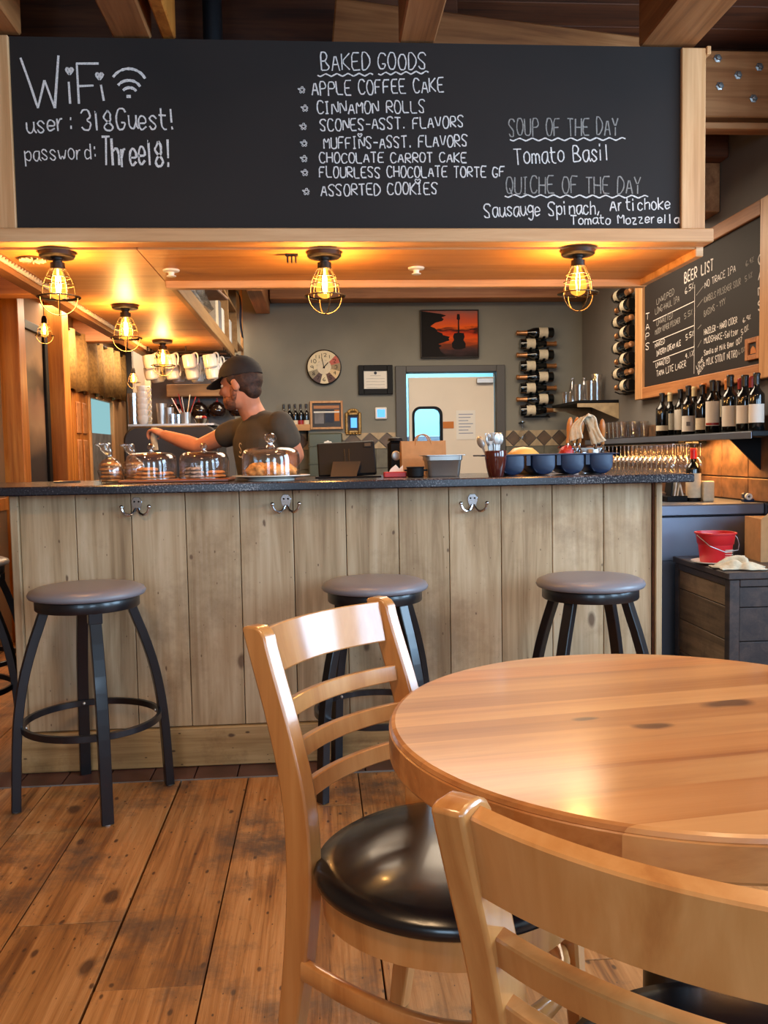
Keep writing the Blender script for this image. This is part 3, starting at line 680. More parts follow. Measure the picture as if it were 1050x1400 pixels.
for (q,l) in lampspec:
    p=PZ(q[0],q[1],SZ); make_lamp((p.x,p.y,SZ),l)
p=PY(60,432,5.1); make_lamp((p.x,5.1,p.z),'small pendant cage lamp hanging in front of the tall dark painting',.72,cord=2.33-p.z)
p=PY(182,503,7.0); make_lamp((p.x,7.0,p.z),'smallest pendant cage lamp hanging far back in the passage beside the curtain',.74,cord=2.33-p.z)
# sprinklers etc. under the soffit
def sprinkler(p,l):
    t=thing('sprinkler',l,'sprinkler',p,group='white ceiling sprinklers')
    M().lathe([(0,0),(.032,0),(.030,-.006),(.012,-.010),(.010,-.022),(0,-.022)],20).build('escutcheon',MT['whitep'],t)
    M().lathe([(0,-.022),(.018,-.022),(.018,-.025),(0,-.025)],16).build('deflector',MT['whitep'],t)
p=PZ(234,369,SZ); sprinkler((p.x,p.y,SZ),'white sprinkler head on the soffit beside the plywood joint, near the shelf')
p=PZ(569,366,SZ); sprinkler((p.x,p.y,SZ),'white sprinkler head on the soffit between two cage lamps')
p=PY(413,392,5.0); 
p=PZ(398,343,SZ); t=thing('clip_hook','small dark metal bracket screwed under the front of the soffit','bracket',(p.x,p.y+.05,SZ))
M().cbox(-.022,.022,-.012,.012,-.006,0,.001).build('plate',MT['bronze'],t,smooth=0)
for s in (-.014,0.0,.014): M().cbox(s-.003,s+.003,-.010,.010,-.030,-.006,.001).build('prong',MT['bronze'],t,smooth=0)
p=PZ(38,349,SZ); t=thing('ceiling_vent','round pale woven vent disc in the soffit beside the first cage lamp','vent',(p.x+.0,p.y+.05,SZ))
M().lathe([(0,-.001),(.048,-.001),(.048,-.006),(0,-.006)],24).build('disc',MT['wire'],t)
for k in range(7):
    a=k*PI/7; M().bar([(-.045*math.cos(a),-.045*math.sin(a),-.008),(.045*math.cos(a),.045*math.sin(a),-.008)],.006,.004,side=(0,0,1)).build('slat',MT['cloth'],t,smooth=0)
# ======================= HAND LETTERING =======================
FONT={'A':"02 28 42;14 34",'B':"02 08 28 37 36 25 05;25 34 43 32 02",'C':"47 38 18 06 04 12 32 43",'D':"02 08 28 46 44 22 02",'E':"48 08 02 42;05 35",'F':"48 08 02;05 35",'G':"47 38 18 06 04 12 32 44 24",'H':"02 08;42 48;05 45",'I':"08 28;18 12;02 22",'J':"48 43 32 12 03",'K':"02 08;48 05 42",'L':"08 02 42",'M':"02 08 25 48 42",'N':"02 08 42 48",'O':"18 06 04 12 32 44 46 38 18",'P':"02 08 38 46 35 05",'Q':"18 06 04 12 32 44 46 38 18;24 41",'R':"02 08 38 46 35 05 42",'S':"47 38 18 07 06 34 33 32 12 03",'T':"08 48;28 22",'U':"08 03 12 32 43 48",'V':"08 22 48",'W':"08 12 26 32 48",'X':"08 42;48 02",'Y':"08 25 48;25 22",'Z':"08 48 02 42",
'a':"36 16 05 03 12 22 34;36 33 42",'b':"08 02 22 34 35 26 06",'c':"35 26 16 05 03 12 22 33",'d':"38 32;35 16 05 03 12 33",'e':"04 34 35 26 16 05 03 12 33",'f':"38 27 12;05 35",'g':"35 26 16 05 04 13 34;36 31 20 01",'h':"08 02;05 26 35 32",'i':"16 12;18 17",'k':"08 02;36 04 32",'l':"18 12",'m':"06 02;05 16 25 22;25 36 45 42",'n':"06 02;05 26 35 32",'o':"16 05 03 12 22 33 35 26 16",'p':"06 00;05 26 35 33 22 03",'r':"06 02;04 16 26",'s':"35 26 16 05 33 22 12 03",'t':"18 13 22 32;06 36",'u':"06 03 12 22 34;36 33 42",'v':"06 12 36",'w':"06 12 24 32 46",'x':"06 32;36 02",'y':"06 13 24;36 20",'z':"06 36 02 32",
'0':"18 06 04 12 32 44 46 38 18",'1':"27 28 22",'2':"07 18 38 46 02 42",'3':"07 18 38 46 25 44 32 12 03",'4':"38 05 45;38 32",'5':"48 08 05 35 44 32 02",'6':"38 05 03 12 32 43 34 04",'7':"08 48 12",'8':"28 17 06 15 34 43 32 12 03 14 35 36 37 28",'9':"42 47 38 18 06 15 45",
'.':"12 13",':':"13 14;16 17",'!':"18 14;12 13",'-':"05 35",'%':"48 02;08 17;33 42",',':"13 01","'":"28 27",'*':"04 44;27 12;27 42;14 34"}
NARROW={'i':2.2,'l':2.2,'1':2.6,'.':2.2,':':2.4,'!':2.4,"'":3,'I':3.0,' ':2.6,',':2.4}
class Chalk(M):
    def __init__(s,w): super().__init__(); s.w=w; s.rng=random.Random(3); s.lay=0
    def stroke(s,pts,P,w=None):
        # pts: 2-d plane points (a,b); P maps (a,b,h) to the board
        w=w or s.w; p=[Vector((a,b)) for a,b in pts]
        if len(p)>2:
            q=[p[0]]
            for i in range(len(p)-1):
                a,b=p[i],p[i+1]; q+=[a*.8+b*.2,a*.2+b*.8]
            q.append(p[-1]); p=q
        s.lay=(s.lay+1)%7; h=.0008+s.lay*.00005; L=[];Rr=[]
        for i in range(len(p)):
            a=p[max(0,i-1)]; b=p[min(len(p)-1,i+1)]; t=(b-a); t=t.normalized() if t.length>1e-9 else Vector((1,0)); n=Vector((-t.y,t.x))*w/2*s.rng.uniform(.75,1.2)
            L.append(P(*(p[i]+n),h)); Rr.append(P(*(p[i]-n),h))
        n=len(p); s.add(L+Rr,[(i,i+1,n+i+1,n+i) for i in range(n-1)])
    def text(s,txt,a,b,cap,P,w=None,slant=0,jit=.3):
        # a,b: 2-d baseline start and end; cap: cap height
        a=Vector(a);b=Vector(b); tot=sum(NARROW.get(c,4 if c.isupper() or c.isdigit() or c in 'mw' else 3)+1.25 for c in txt)-1.25
        d=(b-a); u=d/tot; up=Vector((-d.y,d.x)).normalized()*cap/6; x=0; rng=s.rng
        for c in txt:
            wd=NARROW.get(c,4 if c.isupper() or c.isdigit() or c in 'mw' else 3)
            if c in FONT:
                oy=rng.uniform(-jit,jit); sc=rng.uniform(.94,1.06); sl=slant+rng.uniform(-.04,.04)
                for st in FONT[c].split(';'):
                    pts=[]
                    for q in st.split():
                        gx,gy=int(q[0])+rng.uniform(-.12,.12),(int(q[1])-2)*sc+oy+rng.uniform(-.1,.1)
                        if c in 'il' or c=='1': gx=gx-.6 if c!='1' else gx-1
                        pts.append(a+u*(x+gx+sl*gy)+up*gy)
                    s.stroke(pts,P,w)
            x+=wd+1.25
BY=SB-.0
def BP(a,b,h): return (a,BY-h,b)
def b2(px,py): p=PY(px,py,BY); return (p.x,p.z)
PXM=BY/F  # metres per pixel at the board
def cw(ch): return NARROW.get(ch,4 if ch.isupper() or ch.isdigit() or ch in 'mw' else 3)
def words(txt,a,b):
    a=Vector(a);b=Vector(b); tot=sum(cw(c)+1.25 for c in txt)-1.25; x=0; out=[]
    for w_ in txt.split(' '):
        l=sum(cw(c)+1.25 for c in w_)-1.25; out.append((w_,a+(b-a)*(x/tot),a+(b-a)*((x+l)/tot))); x+=l+1.25+cw(' ')+1.25
    return out
def line(txt,x0,y0,x1,y1,cap,w=1.7,mat='chalk',**k):
    for w_,a,b in words(txt,b2(x0,y0),b2(x1,y1)):
        c=Chalk(w*PXM); c.rng=random.Random(len(w_)*31+int(x0)+ord(w_[0])); c.text(w_,a,b,cap*PXM,BP,**k); c.build('lettering',MT[mat],hdr,smooth=0,merge=False)
def strokes(lst,w,mat='chalk',name='lettering'):
    c=Chalk(w*PXM)
    for s in lst: c.stroke([b2(*q) for q in s],BP)
    return c.build(name,MT[mat],hdr,smooth=0,merge=False)
def arc(cx,cy,rx,ry,a0,a1,n=10): return [(cx+rx*math.cos(a0+(a1-a0)*i/n),cy-ry*math.sin(a0+(a1-a0)*i/n)) for i in range(n+1)]
def heart(cx,cy,r): return [(cx,cy+r),(cx-r,cy-r*.2),(cx-r*.6,cy-r*.9),(cx,cy-r*.3),(cx+r*.6,cy-r*.9),(cx+r,cy-r*.2),(cx,cy+r)]
for g_ in ([[(28,79),(40,112),(52,148)],[(52,148),(61,110)],[(61,110),(75,148)],[(75,148),(80,76)]],[[(94,112),(96,142)]],[[(105,87),(108,142)],[(104,87),(135,87)],[(106,118),(128,117)]],[[(138,116),(142,138)]],[heart(95,97,5),[(93,96),(97,98)]],[heart(136,104,5),[(134,103),(138,105)]]): strokes(g_,3)
strokes([arc(176,118,25,24,2.6,.45),arc(176,124,17,14,2.6,.4),arc(177,128,10,8,2.6,.4),[(173,132),(179,132)]],3.4,name='wifi_symbol')
line('user:',37,181,102,180,22,2.0); line('318Guest!',112,178,240,176,26,2.2)
line('password:',35,220,134,217,19,1.6,'chalk'); line('Three18!',140,227,234,227,34,2.8)
def wavy(x0,x1,y0,y1,n,mat='chalk'):
    st=[(x0+(x1-x0)*i/(n*4),y0+(y1-y0)*i/(n*4)+2.0*math.sin(i*PI/2)) for i in range(n*4+1)]; strokes([st],1.8,mat,'underline')
line('BAKED',440,97,506,95,22); line('GOODS',517,95,583,95,21)
wavy(434,510,103,102,5); wavy(517,586,101,99,5)
def star(x,y,r=6): strokes([[(x-r,y-r*.3),(x+r,y-r*.3),(x-r*.7,y+r),(x,y-r*1.2),(x+r*.7,y+r),(x-r,y-r*.3)]],1.1,name='star')
for q in ((413,123),(417,148),(415,173),(416,196),(416,217),(417,236),(419,262)): star(*q)
line('APPLE COFFEE CAKE',427,131,607,126,18); line('CINNAMON ROLLS',434,156,581,154,16); line('SCONES-ASST. FLAVORS',438,179,634,174,15)
line('MUFFINS-ASST. FLAVORS',443,204,639,200,15); strokes([heart(492,185,3)],1.4)
line('CHOCOLATE CARROT CAKE',437,223,638,222,13); line('FLOURLESS CHOCOLATE TORTE GF',437,243,690,242,14); line('ASSORTED COOKIES',439,268,598,265,15); strokes([heart(571,248,4)],1.4)
line('SOUP OF THE DAY',696,186,845,185,23,1.7,'chalkd'); wavy(697,855,191,190,9)
line('Tomato Basil',703,225,834,219,22,1.8)
line('QUICHE OF THE DAY',692,264,876,265,22,1.7,'chalkd'); wavy(690,886,268,269,11)
line('Sausauge Spinach,',662,297,822,292,19,1.7); line('Artichoke',834,289,916,286,16,1.7); line('Tomato Mozzerella',780,307,928,305,12,1.6)

# ---- beer list on the right wall
BXp=2.165
bb=thing('beer_list_board','blackboard beer list in orange-brown wood frame on the right wall','menu board',(0,0,0))
by1=PX(868,450,2.145).y; by0=PX(1043,450,2.165).y-.10; bza,bzb=1.50,2.36
M().box(BXp,2.199,by0+.05,by1-.05,bza+.03,bzb-.03).build('panel',MT['board'],bb,smooth=0)
q=.115
M().cbox(BXp-.02,2.199,by1-.125,by1,bza,bzb,.004).build('frame_side',MT['trimz'],bb,smooth=0)
M().cbox(BXp-.02,2.199,by0,by0+.10,bza,bzb,.004).build('frame_side',MT['trimz'],bb,smooth=0)
for z0,z1 in ((bza,bza+.075),(bzb-.075,bzb)):
    M().cbox(BXp-.018,2.199,by0+.101,by1-.126,z0,z1,.004).build('frame_rail',MT['beam'],bb,smooth=0)
def RP(a,b,h): return (BXp-h,a,b)
def r2(px,py): p=PX(px,py,BXp); return (-p.y,p.z)     # negate so text reads left to right (towards the viewer)
def RPn(a,b,h): return (BXp-h,-a,b)
def rline(txt,x0,y0,x1,y1,cap,w=1.1,mat='chalk'):
    a,b=r2(x0,y0),r2(x1,y1); c0=r2(x0,y0-cap)[1]-a[1]
    
    for w_,a_,b_ in words(txt,a,b): c=Chalk(w*.0042); c.text(w_,a_,b_,c0,RPn,jit=.15); c.build('lettering',MT[mat],bb,smooth=0,merge=False)
def rstroke(lst,w=1.2,mat='chalk',name='rule'):
    c=Chalk(w*.0042)
    for s in lst: c.stroke([r2(*q) for q in s],RPn)
    c.build(name,MT[mat],bb,smooth=0,merge=False)
rline('BEER',936,387,953,379,14,2.2); rline('LIST',959,376,975,369,14,2.2)
rstroke([[(950,389),(949,511)]]); rstroke([[(893,439),(949,412)]]); rstroke([[(893,468),(949,445)]]); rstroke([[(893,495),(949,474)]])
for i,ch in enumerate('TAPS'): rline(ch,883,438+i*13.5,888,436.5+i*13.5,9,1.2)
for i,ch in enumerate('CANS'): rline(ch,1037,362+i*21,1044,359+i*21,13,1.8)
for t,x0,y0,x1,y1,c,m in (('UNWIPED',898,417,922,402,8,'chalkd'),('LONG-HAUL IPA',896,430,929,412,8,'chalkd'),('6.5%',937,402,948,394,8,'chalk'),
 ('UNWAITED',898,446,920,434,8,'chalkd'),('MUDDY RIVER PILSNER',896,458,930,441,7,'chalkd'),('5.5%',936,436,946,430,7,'chalkd'),
 ('NAKED',896,476,909,469,7,'chalk'),('INTERIM CREAM ALE',898,487,931,472,7,'chalk'),('5.5%',938,465,948,459,7,'chalk'),
 ('UNWAITED',897,503,916,495,7,'chalk'),('TAMA LITE LAGER',898,515,938,501,8,'chalk'),('4.1%',937,491,948,486,7,'chalk'),
 ('NO TRACE IPA',964,394,1006,371,9,'chalk'),('6.4%',1020,364,1030,358,7,'chalkd'),
 ('KARBELS PILSENER SOUR',963,414,1013,389,8,'chalkd'),('5.1%',1019,385,1028,379,7,'chalkd'),('BASINS - YYY',963,433,992,415,8,'chalkd'),
 ('HAZELER - HARD CIDER',963,458,1008,441,8,'chalk'),('6.9%',1016,441,1026,436,6,'chalk'),('MUDSHAKE-Seltzer',963,470,1010,457,8,'chalk'),('5.0%',1014,458,1023,451,7,'chalk'),
 ('Sandia of Milk Beer',963,486,1004,473,7,'chalk'),('007',1007,472,1015,467,7,'chalk'),('MILK STOUT NITRO',966,499,1008,488,9,'chalk'),('6.0%',1010,485,1018,480,6,'chalkd'),
 ('LOVE',953,505,962,493,6,'chalk'),('BEER',955,512,964,500,6,'chalk')):
    rline(t,x0,y0,x1,y1,c,1.1,m)
for s_ in ([(952,404),(962,391)],[(953,420),(961,409)],[(954,450),(959,444)],[(954,475),(959,465)]): rstroke([s_],1,'chalkd','tick')
# small framed photo tucked in the corner of the beer list
pa,pb=PX(1022,494,BXp),PX(1042,460,BXp)
sp=thing('small_photo','small framed photograph of a person with a golden shape stuck on the beer list','picture',(0,0,0)); sp['label']='small framed photo leaning in the lower corner of the beer list blackboard'
ya,yb,za,zb=pb.y,pa.y,PX(1030,492,BXp).z,PX(1030,462,BXp).z
for (c,d,e,g) in ((ya,ya+.03,za,zb),(yb-.03,yb,za,zb),(ya+.03,yb-.03,za,za+.025),(ya+.03,yb-.03,zb-.025,zb)): M().cbox(BXp-.016,BXp,c,d,e,g,.002).build('frame',MT['beamx'],sp,smooth=0)
M().box(BXp-.006,BXp-.001,ya+.03,yb-.03,za+.025,zb-.025).build('print',MT['machine'],sp,smooth=0)
yc=(ya+yb)/2; zc=(za+zb)/2
M().prism([(yc-.03,za+.03),(yc+.03,za+.03),(yc+.025,zc),(yc+.005,zb-.04),(yc-.012,zb-.05),(yc-.02,zc)],BXp-.008,BXp-.006,'x').build('figure',MT['orange'],sp,smooth=0)

# ======================= THINGS ON THE BACK WALL =======================
# clock
p=PY(443,502,BW-.03); ck=thing('wall_clock','round vintage wall clock with coloured numeral wedges on the grey back wall','clock',(p.x,BW,p.z))
M().lathe([(0,0),(.138,0),(.142,.01),(.142,.026),(.134,.03),(0,.03)],40).build('body',MT['bronze'],ck,rot=(PI/2,0,0))
cols=[(222,206,170),(222,206,170),(186,92,76),(150,130,96),(214,186,140),(96,60,50),(222,206,170),(84,62,60),(150,138,112),(222,206,170),(186,92,76),(222,206,170)]
for k in range(12):
    a0=PI/2-2*PI*(k+.5)/12; a1=PI/2-2*PI*(k-.5)/12
    pts=[(.060*math.cos(a0),.060*math.sin(a0))]+[(.132*math.cos(a0+(a1-a0)*i/5),.132*math.sin(a0+(a1-a0)*i/5)) for i in range(6)]+[(.060*math.cos(a1),.060*math.sin(a1))]
    M().prism(pts,-.033,-.0305,'y').build('wedge',plain('clock_wedge_%d'%k,cols[k],.6) if k in (2,3,4,5,7,8) else (MT.setdefault('wedge',plain('clock_wedge',cols[0],.6))),ck,smooth=0)
M().lathe([(0,0),(.058,0),(.058,.001),(0,.001)],32).build('centre_disc',MT['label'],ck,rot=(PI/2,0,0),loc=(0,-.0315,0))
c=Chalk(.003)
for k in range(1,13):
    a=PI/2-2*PI*k/12; t=str(k); x,z=.097*math.cos(a),.097*math.sin(a); w_=.011*len(t)
    c.text(t,(x-w_,z-.014),(x+w_,z-.014),.028,lambda a,b,h:(a,-.0335-h,b),w=.004,jit=0)
c.build('numerals',MT['blackp'],ck,smooth=0,merge=False)
for (L_,ang,wd) in ((.082,PI/2+.22,.005),(.05,PI/2-.75,.007)):
    M().bar([(-.012*math.cos(ang),-.036,-.012*math.sin(ang)),(L_*math.cos(ang),-.036,L_*math.sin(ang))],wd,.002,side=(-math.sin(ang),0,math.cos(ang))).build('hand',MT['blackp'],ck,smooth=0)
M().ell((0,-.037,0),(.008,.003,.008)).build('hub',MT['blackp'],ck)
def framed(name,label,px0,px1,py0,py1,fw,fmat,pmat,cat='picture',depth=.03,matw=0,Y=BW):
    a=PY(px0,(py0+py1)/2,Y-depth); b=PY(px1,(py0+py1)/2,Y-depth); z1=PY((px0+px1)/2,py0,Y-depth).z; z0=PY((px0+px1)/2,py1,Y-depth).z
    w_,h_=(b.x-a.x)/2,(z1-z0)/2; t=thing(name,label,cat,((a.x+b.x)/2,Y,(z0+z1)/2))
    for (c_,d,e,g) in ((-w_,-w_+fw,-h_,h_),(w_-fw,w_,-h_,h_),(-w_+fw,w_-fw,-h_,-h_+fw),(-w_+fw,w_-fw,h_-fw,h_)): M().cbox(c_,d,-depth,0,e,g,.003).build('frame',MT[fmat],t,smooth=0)
    M().box(-w_+fw,w_-fw,-depth*.5,-.001,-h_+fw,h_-fw).build('print',pmat,t,smooth=0)
    return t,w_-fw,h_-fw
t,w_,h_=framed('certificate','framed paper certificate with black wide frame on the wall beside the clock',490,537,499,539,.045,'blackp',MT['labelw'])
# fine print only: plain ruled strokes
c=Chalk(.002)
for k in range(6):
    z=h_*.45-k*.024; hw=w_*(.45 if k<1 else .8); c.stroke([(-hw,z),(-hw*.3,z+.001),(hw*.2,z-.001),(hw,z)],lambda a,b,h:(a,-.0155-h,b))
c.build('print_lines',MT['greycloth'],t,smooth=0,merge=False)
M().lathe([(0,0),(.012,0),(.012,.001),(0,.001)],16).build('seal',MT['bluecloth'],t,rot=(PI/2,0,0),loc=(0,-.0155,h_*.75))
# sunset guitar picture
def sunset():
    m,nt,b=newmat('sunset_lake_print'); N=nt.nodes.new; L=nt.links.new; t=N('ShaderNodeTexCoord'); sp=N('ShaderNodeSeparateXYZ'); L(t.outputs['Object'],sp.inputs[0])
    n=N('ShaderNodeTexNoise'); n.inputs['Scale'].default_value=7; n.inputs['Detail'].default_value=4; mp=N('ShaderNodeMapping'); mp.inputs['Scale'].default_value=(1,1,4); L(t.outputs['Object'],mp.inputs[0]); L(mp.outputs[0],n.inputs[0])
    a=N('ShaderNodeMath'); a.operation='MULTIPLY_ADD'; a.inputs[1].default_value=.10; L(n.outputs['Fac'],a.inputs[0]); L(sp.outputs['Z'],a.inputs[2])
    mr=N('ShaderNodeMapRange'); mr.inputs['From Min'].default_value=-.14; mr.inputs['From Max'].default_value=.24; L(a.outputs[0],mr.inputs[0])
    r=N('ShaderNodeValToRGB'); e=r.color_ramp.elements; e[0].position=0; e[0].color=lin((24,16,14)); e[1].position=1; e[1].color=lin((150,96,86))
    for p_,c_ in ((.14,(60,40,40)),(.24,(110,50,24)),(.40,(226,84,16)),(.52,(200,60,14)),(.58,(40,14,10)),(.64,(236,96,20)),(.8,(206,84,50))): q=e.new(p_); q.color=lin(c_)
    L(mr.outputs[0],r.inputs[0]); L(r.outputs[0],b.inputs['Base Color']); b.inputs['Roughness'].default_value=.6; b.inputs['Specular IOR Level'].default_value=.15; return m
t,w_,h_=framed('sunset_picture','canvas print of a guitar silhouette against an orange sunset lake above the door','574','655',0,0,0,'blackp',None) if False else framed('sunset_picture','canvas print of a guitar silhouette against an orange sunset lake above the door',575,655,423,489,.008,'machine',sunset(),depth=.04)
# guitar silhouette and trees (flat print details on the canvas)
g=[(-.008,.18),(.012,.18),(.016,.14),(.008,.13),(.010,.03),(.045,.025),(.052,-.005),(.042,-.03),(.060,-.06),(.058,-.095),(.02,-.105),(-.03,-.105),(-.052,-.09),(-.054,-.055),(-.036,-.03),(-.044,-.002),(-.034,.024),(-.004,.03),(-.002,.13),(-.012,.14)]
M().prism([(x*1.0,z) for x,z in g],-.0215,-.0201,'y').build('guitar_shape',MT['ink'],t,loc=(.072,0,-.02),smooth=0)
tr=random.Random(5); pts=[(-w_,-h_+.001),(-.02,-h_+.001)]
for i in range(24): pts.append((-.05-.05*math.sin(i*.5)+tr.uniform(-.025,.03)-.002*i, -h_+.02+i*(2*h_-.03)/24))
pts.append((-w_,h_-.001)); M().prism(pts,-.0210,-.0201,'y').build('tree_shape',MT['ink'],t,smooth=0)
t,w_,h_=framed('mirror_photo','square pale-framed photo of a lit room on the back wall below the clock',424,469,548,587,.018,'trimz',MT['machine'])
for k,(a,b,c_,d,mt) in enumerate(((-.9,.9,.55,.8,'beamx'),(-.85,-.2,-.7,.2,'greycloth'),(-.1,.5,-.6,.4,'bluecloth'),(.55,.9,-.5,.45,'orange'),(-.9,.9,.2,.32,'labelw'))):
    M().box(w_*a,w_*b,-.0165-.0002*k,-.0151,h_*c_,h_*d).build('print_patch',MT[mt],t,smooth=0)
# ornate gold frame
p=PY(483,578,BW-.02); t=thing('ornate_frame','tiny ornate gold-framed picture hung right of the pale photo frame','picture',(p.x,BW,p.z))
w_,h_=.066,.085
for (c_,d,e,g) in ((-w_,-w_+.025,-h_,h_),(w_-.025,w_,-h_,h_),(-w_+.025,w_-.025,-h_,-h_+.025),(-w_+.025,w_-.025,h_-.025,h_)): M().cbox(c_,d,-.03,0,e,g,.008).build('frame',MT['gold'],t,smooth=0)
for k in range(7): a=PI*k/6; M().ell((.035*math.cos(a),-.018,h_+.018*math.sin(a)),(.014,.012,.014)).build('scroll',MT['gold'],t)
for k in range(5): M().ell((-.05+.025*k,-.018,-h_-.004),(.014,.012,.010)).build('scroll',MT['gold'],t)
M().box(-w_+.025,w_-.025,-.012,-.001,-h_+.025,h_-.025).build('print',MT['bluecloth'],t,smooth=0); M().box(-.02,.03,-.0135,-.012,-.04,.04).build('print_patch',MT['thermo'],t,smooth=0)  # the print patch glows: brightness added by the screen's emission
# thermostat
p=PY(521,565,BW-.02); t=thing('thermostat','white square thermostat with glowing blue screen on the wall under the certificate','thermostat',(p.x,BW,p.z))
M().cbox(-.048,.048,-.022,0,-.048,.048,.006).build('case',MT['whitep'],t,smooth=0); M().box(-.032,.032,-.024,-.0222,-.032,.032).build('screen',MT['thermo'],t,smooth=0)
# ---- sparkling wine on wall racks: bottle builder
def bottle_profile(r,h,neck=.28):
    return [(0,0),(r*.9,0),(r,.006),(r,h*(1-neck-.18)),(r*.93,h*(1-neck-.10)),(r*.62,h*(1-neck-.03)),(r*.40,h*(1-neck+.03)),(r*.36,h*.93),(r*.42,h*.935),(r*.42,h*.965),(r*.38,h),(0,h)]
def bordeaux(r,h): return [(0,0),(r*.92,0),(r,.005),(r,h*.60),(r*.95,h*.64),(r*.6,h*.70),(r*.40,h*.745),(r*.36,h*.95),(r*.42,h*.955),(r*.42,h*.985),(r*.38,h),(0,h)]
def make_bottle(label,loc,r=.037,h=.29,foil='foil_red',lab=('label',.2,.52),rz=0,group='wine bottles on the long shelf',prof=None,extra=None,name='wine_bottle'):
    t=thing(name,label,'bottle',loc,rz,group); pf=(prof or bordeaux)(r,h)
    M().lathe(pf,20).build('glass_body',MT['bottle'],t)
    M().lathe([(r*.37+.0012,h*.80),(r*.37+.0012,h*.95),(r*.43+.001,h*.955),(r*.43+.001,h*.985),(r*.385,h+.0012),(0,h+.0012)],16,closed_ends=False).build('foil',MT[foil],t)
    a,z0,z1=lab; M().lathe([(r+.0008,h*z0),(r+.0008,h*z1)],20,closed_ends=False,a0=-PI/2-1.15,a1=-PI/2+1.15).build('label',MT[a],t)
    return t
def champ(label,p,flip,rz,grp):
    # lying bottle on a small wall cradle; local x runs along the wall
    t=thing('sparkling_wine_bottle',label,'bottle',p,rz,grp)
    sg=-1 if flip else 1; r=.043; h=.305
    prof=[(0,0),(r*.9,0),(r,.008),(r,h*.46),(r*.94,h*.54),(r*.62,h*.66),(r*.42,h*.76),(r*.36,h*.93),(r*.44,h*.94),(r*.44,h*.99),(0,h)]
    rot=(0,-sg*PI/2,0); off=(sg*h/2,-.055,0)
    M().lathe(prof,18).build('glass_body',MT['bottle'],t,loc=off,rot=rot)
    M().lathe([(r*.52,h*.715),(r*.43,h*.77),(r*.385,h*.93),(r*.47,h*.94),(r*.47,h*.99),(.008,h+.002),(0,h+.002)],16,closed_ends=False).build('foil',MT['foil_gold'],t,loc=off,rot=rot)
    M().lathe([(r+.001,h*.16),(r+.001,h*.40)],18,closed_ends=False).build('label',MT['label'],t,loc=off,rot=rot)
    return t
def cradle(p,rz,grp,label):
    t=thing('bottle_cradle',label,'bottle holder',p,rz,grp)
    M().cbox(-.11,.11,-.012,0,-.056,-.046,.002).build('backplate',MT['blackp'],t,smooth=0)
    for s in (-.07,.07): M().bar([(s,0,-.050),(s,-.06,-.050),(s,-.095,-.035)],.02,.006,side=(1,0,0)).build('arm',MT['blackp'],t,smooth=0)
cnt=['topmost','second','third','fourth','fifth','sixth','seventh','lowest']
for k in range(8):
    px=731.5 if k%2==0 else 734; py=455+k*15.15
    p=PY(733+(-2 if k%2==0 else 3),py,BW-.055)
    fl=(k%2==1)
    champ('gold-necked sparkling wine bottle lying on the back wall rack, %s of its column'%cnt[k],(p.x,BW,p.z),fl,0,'bottles racked on the back wall')
    cradle((p.x,BW,p.z),0,'bottle cradles on the back wall','black bottle cradle on the back wall, %s of its column'%cnt[k])
for k in range(8):
    py=402+k*18.0
    p=PX(853,py,2.145); fl=(k%2==0)
    # local x along wall: rz=-90deg puts local -y towards -X
    champ('dark wine bottle on the side wall rack by the beer list, %s in column'%cnt[k],(2.2,p.y,p.z),fl,-PI/2,'bottles racked on the side wall')
    cradle((2.2,p.y,p.z),-PI/2,'bottle cradles on the side wall','black bottle cradle on the side wall beside the beer list, %s of its column'%cnt[k])
# syrup shelf with bottles
a=PY(388,588,BW-.14); b=PY(419,588,BW-.14); zs=PY(400,584,BW-.14).z
t=thing('syrup_shelf','small wall shelf with wooden lip holding the syrup bottles','shelf',((a.x+b.x)/2,BW,zs)); w_=(b.x-a.x)/2+.03
M().cbox(-w_,w_,-.16,0,-.02,0,.002).build('board',MT['shelfw'],t,smooth=0); M().cbox(-w_,w_,-.172,-.16,-.03,.02,.002).build('lip',MT['shelfw'],t,smooth=0)
for s in (-1,1): M().prism([(0,-.02),(-.13,-.02),(0,-.12)],s*w_*.8-.008,s*w_*.8+.008,'x').build('bracket',MT['blackp'],t,smooth=0)
sl=['amber syrup bottle at the left end of the small wall shelf','dark syrup bottle second from the left on the small wall shelf','dark syrup bottle in the middle of the small wall shelf','dark syrup bottle fourth from the left on the small wall shelf','dark syrup bottle at the right end of the small wall shelf']
for k in range(5):
    bt_=make_bottle(sl[k],(t.location.x-w_+.03+k*(2*w_-.06)/4,BW-.08,zs),.024,.185,'foil_black',('foil_red' if k%2 else 'label',.12,.3),group='syrup bottles on the small shelf',name='syrup_bottle',prof=bottle_profile)
# paper towel dispenser (grey green) with flower emblem
a=PY(421,592,BW-.2); b=PY(468,592,BW-.2); 
t=thing('green_dispenser','grey-green metal dispenser box with white flower emblem on the back wall','dispenser',((a.x+b.x)/2,BW-.012,0)); w_=(b.x-a.x)/2
zt,zb_=PY(445,592,BW-.2).z,PY(445,652,BW-.2).z
M().cbox(-w_,w_,-.19,0,zb_,zt,.01).build('body',MT['darkgreen'],t,smooth=0)
for k in range(2): M().cbox(-w_-.004,w_+.004,-.195,-.185,zb_+.10+k*.14,zb_+.108+k*.14,.002).build('band',MT['darkgreen'],t,smooth=0)
fm=M()
for k in range(8):
    a_=k*PI/4; fm.ell((.045*math.cos(a_)*.6,-.193,.045*math.sin(a_)*.6),(.014,.003,.014))
fm.ell((0,-.194,0),(.016,.003,.016)); fm.build('emblem',MT['whitep'],t,loc=(.02,0,zt-.10))
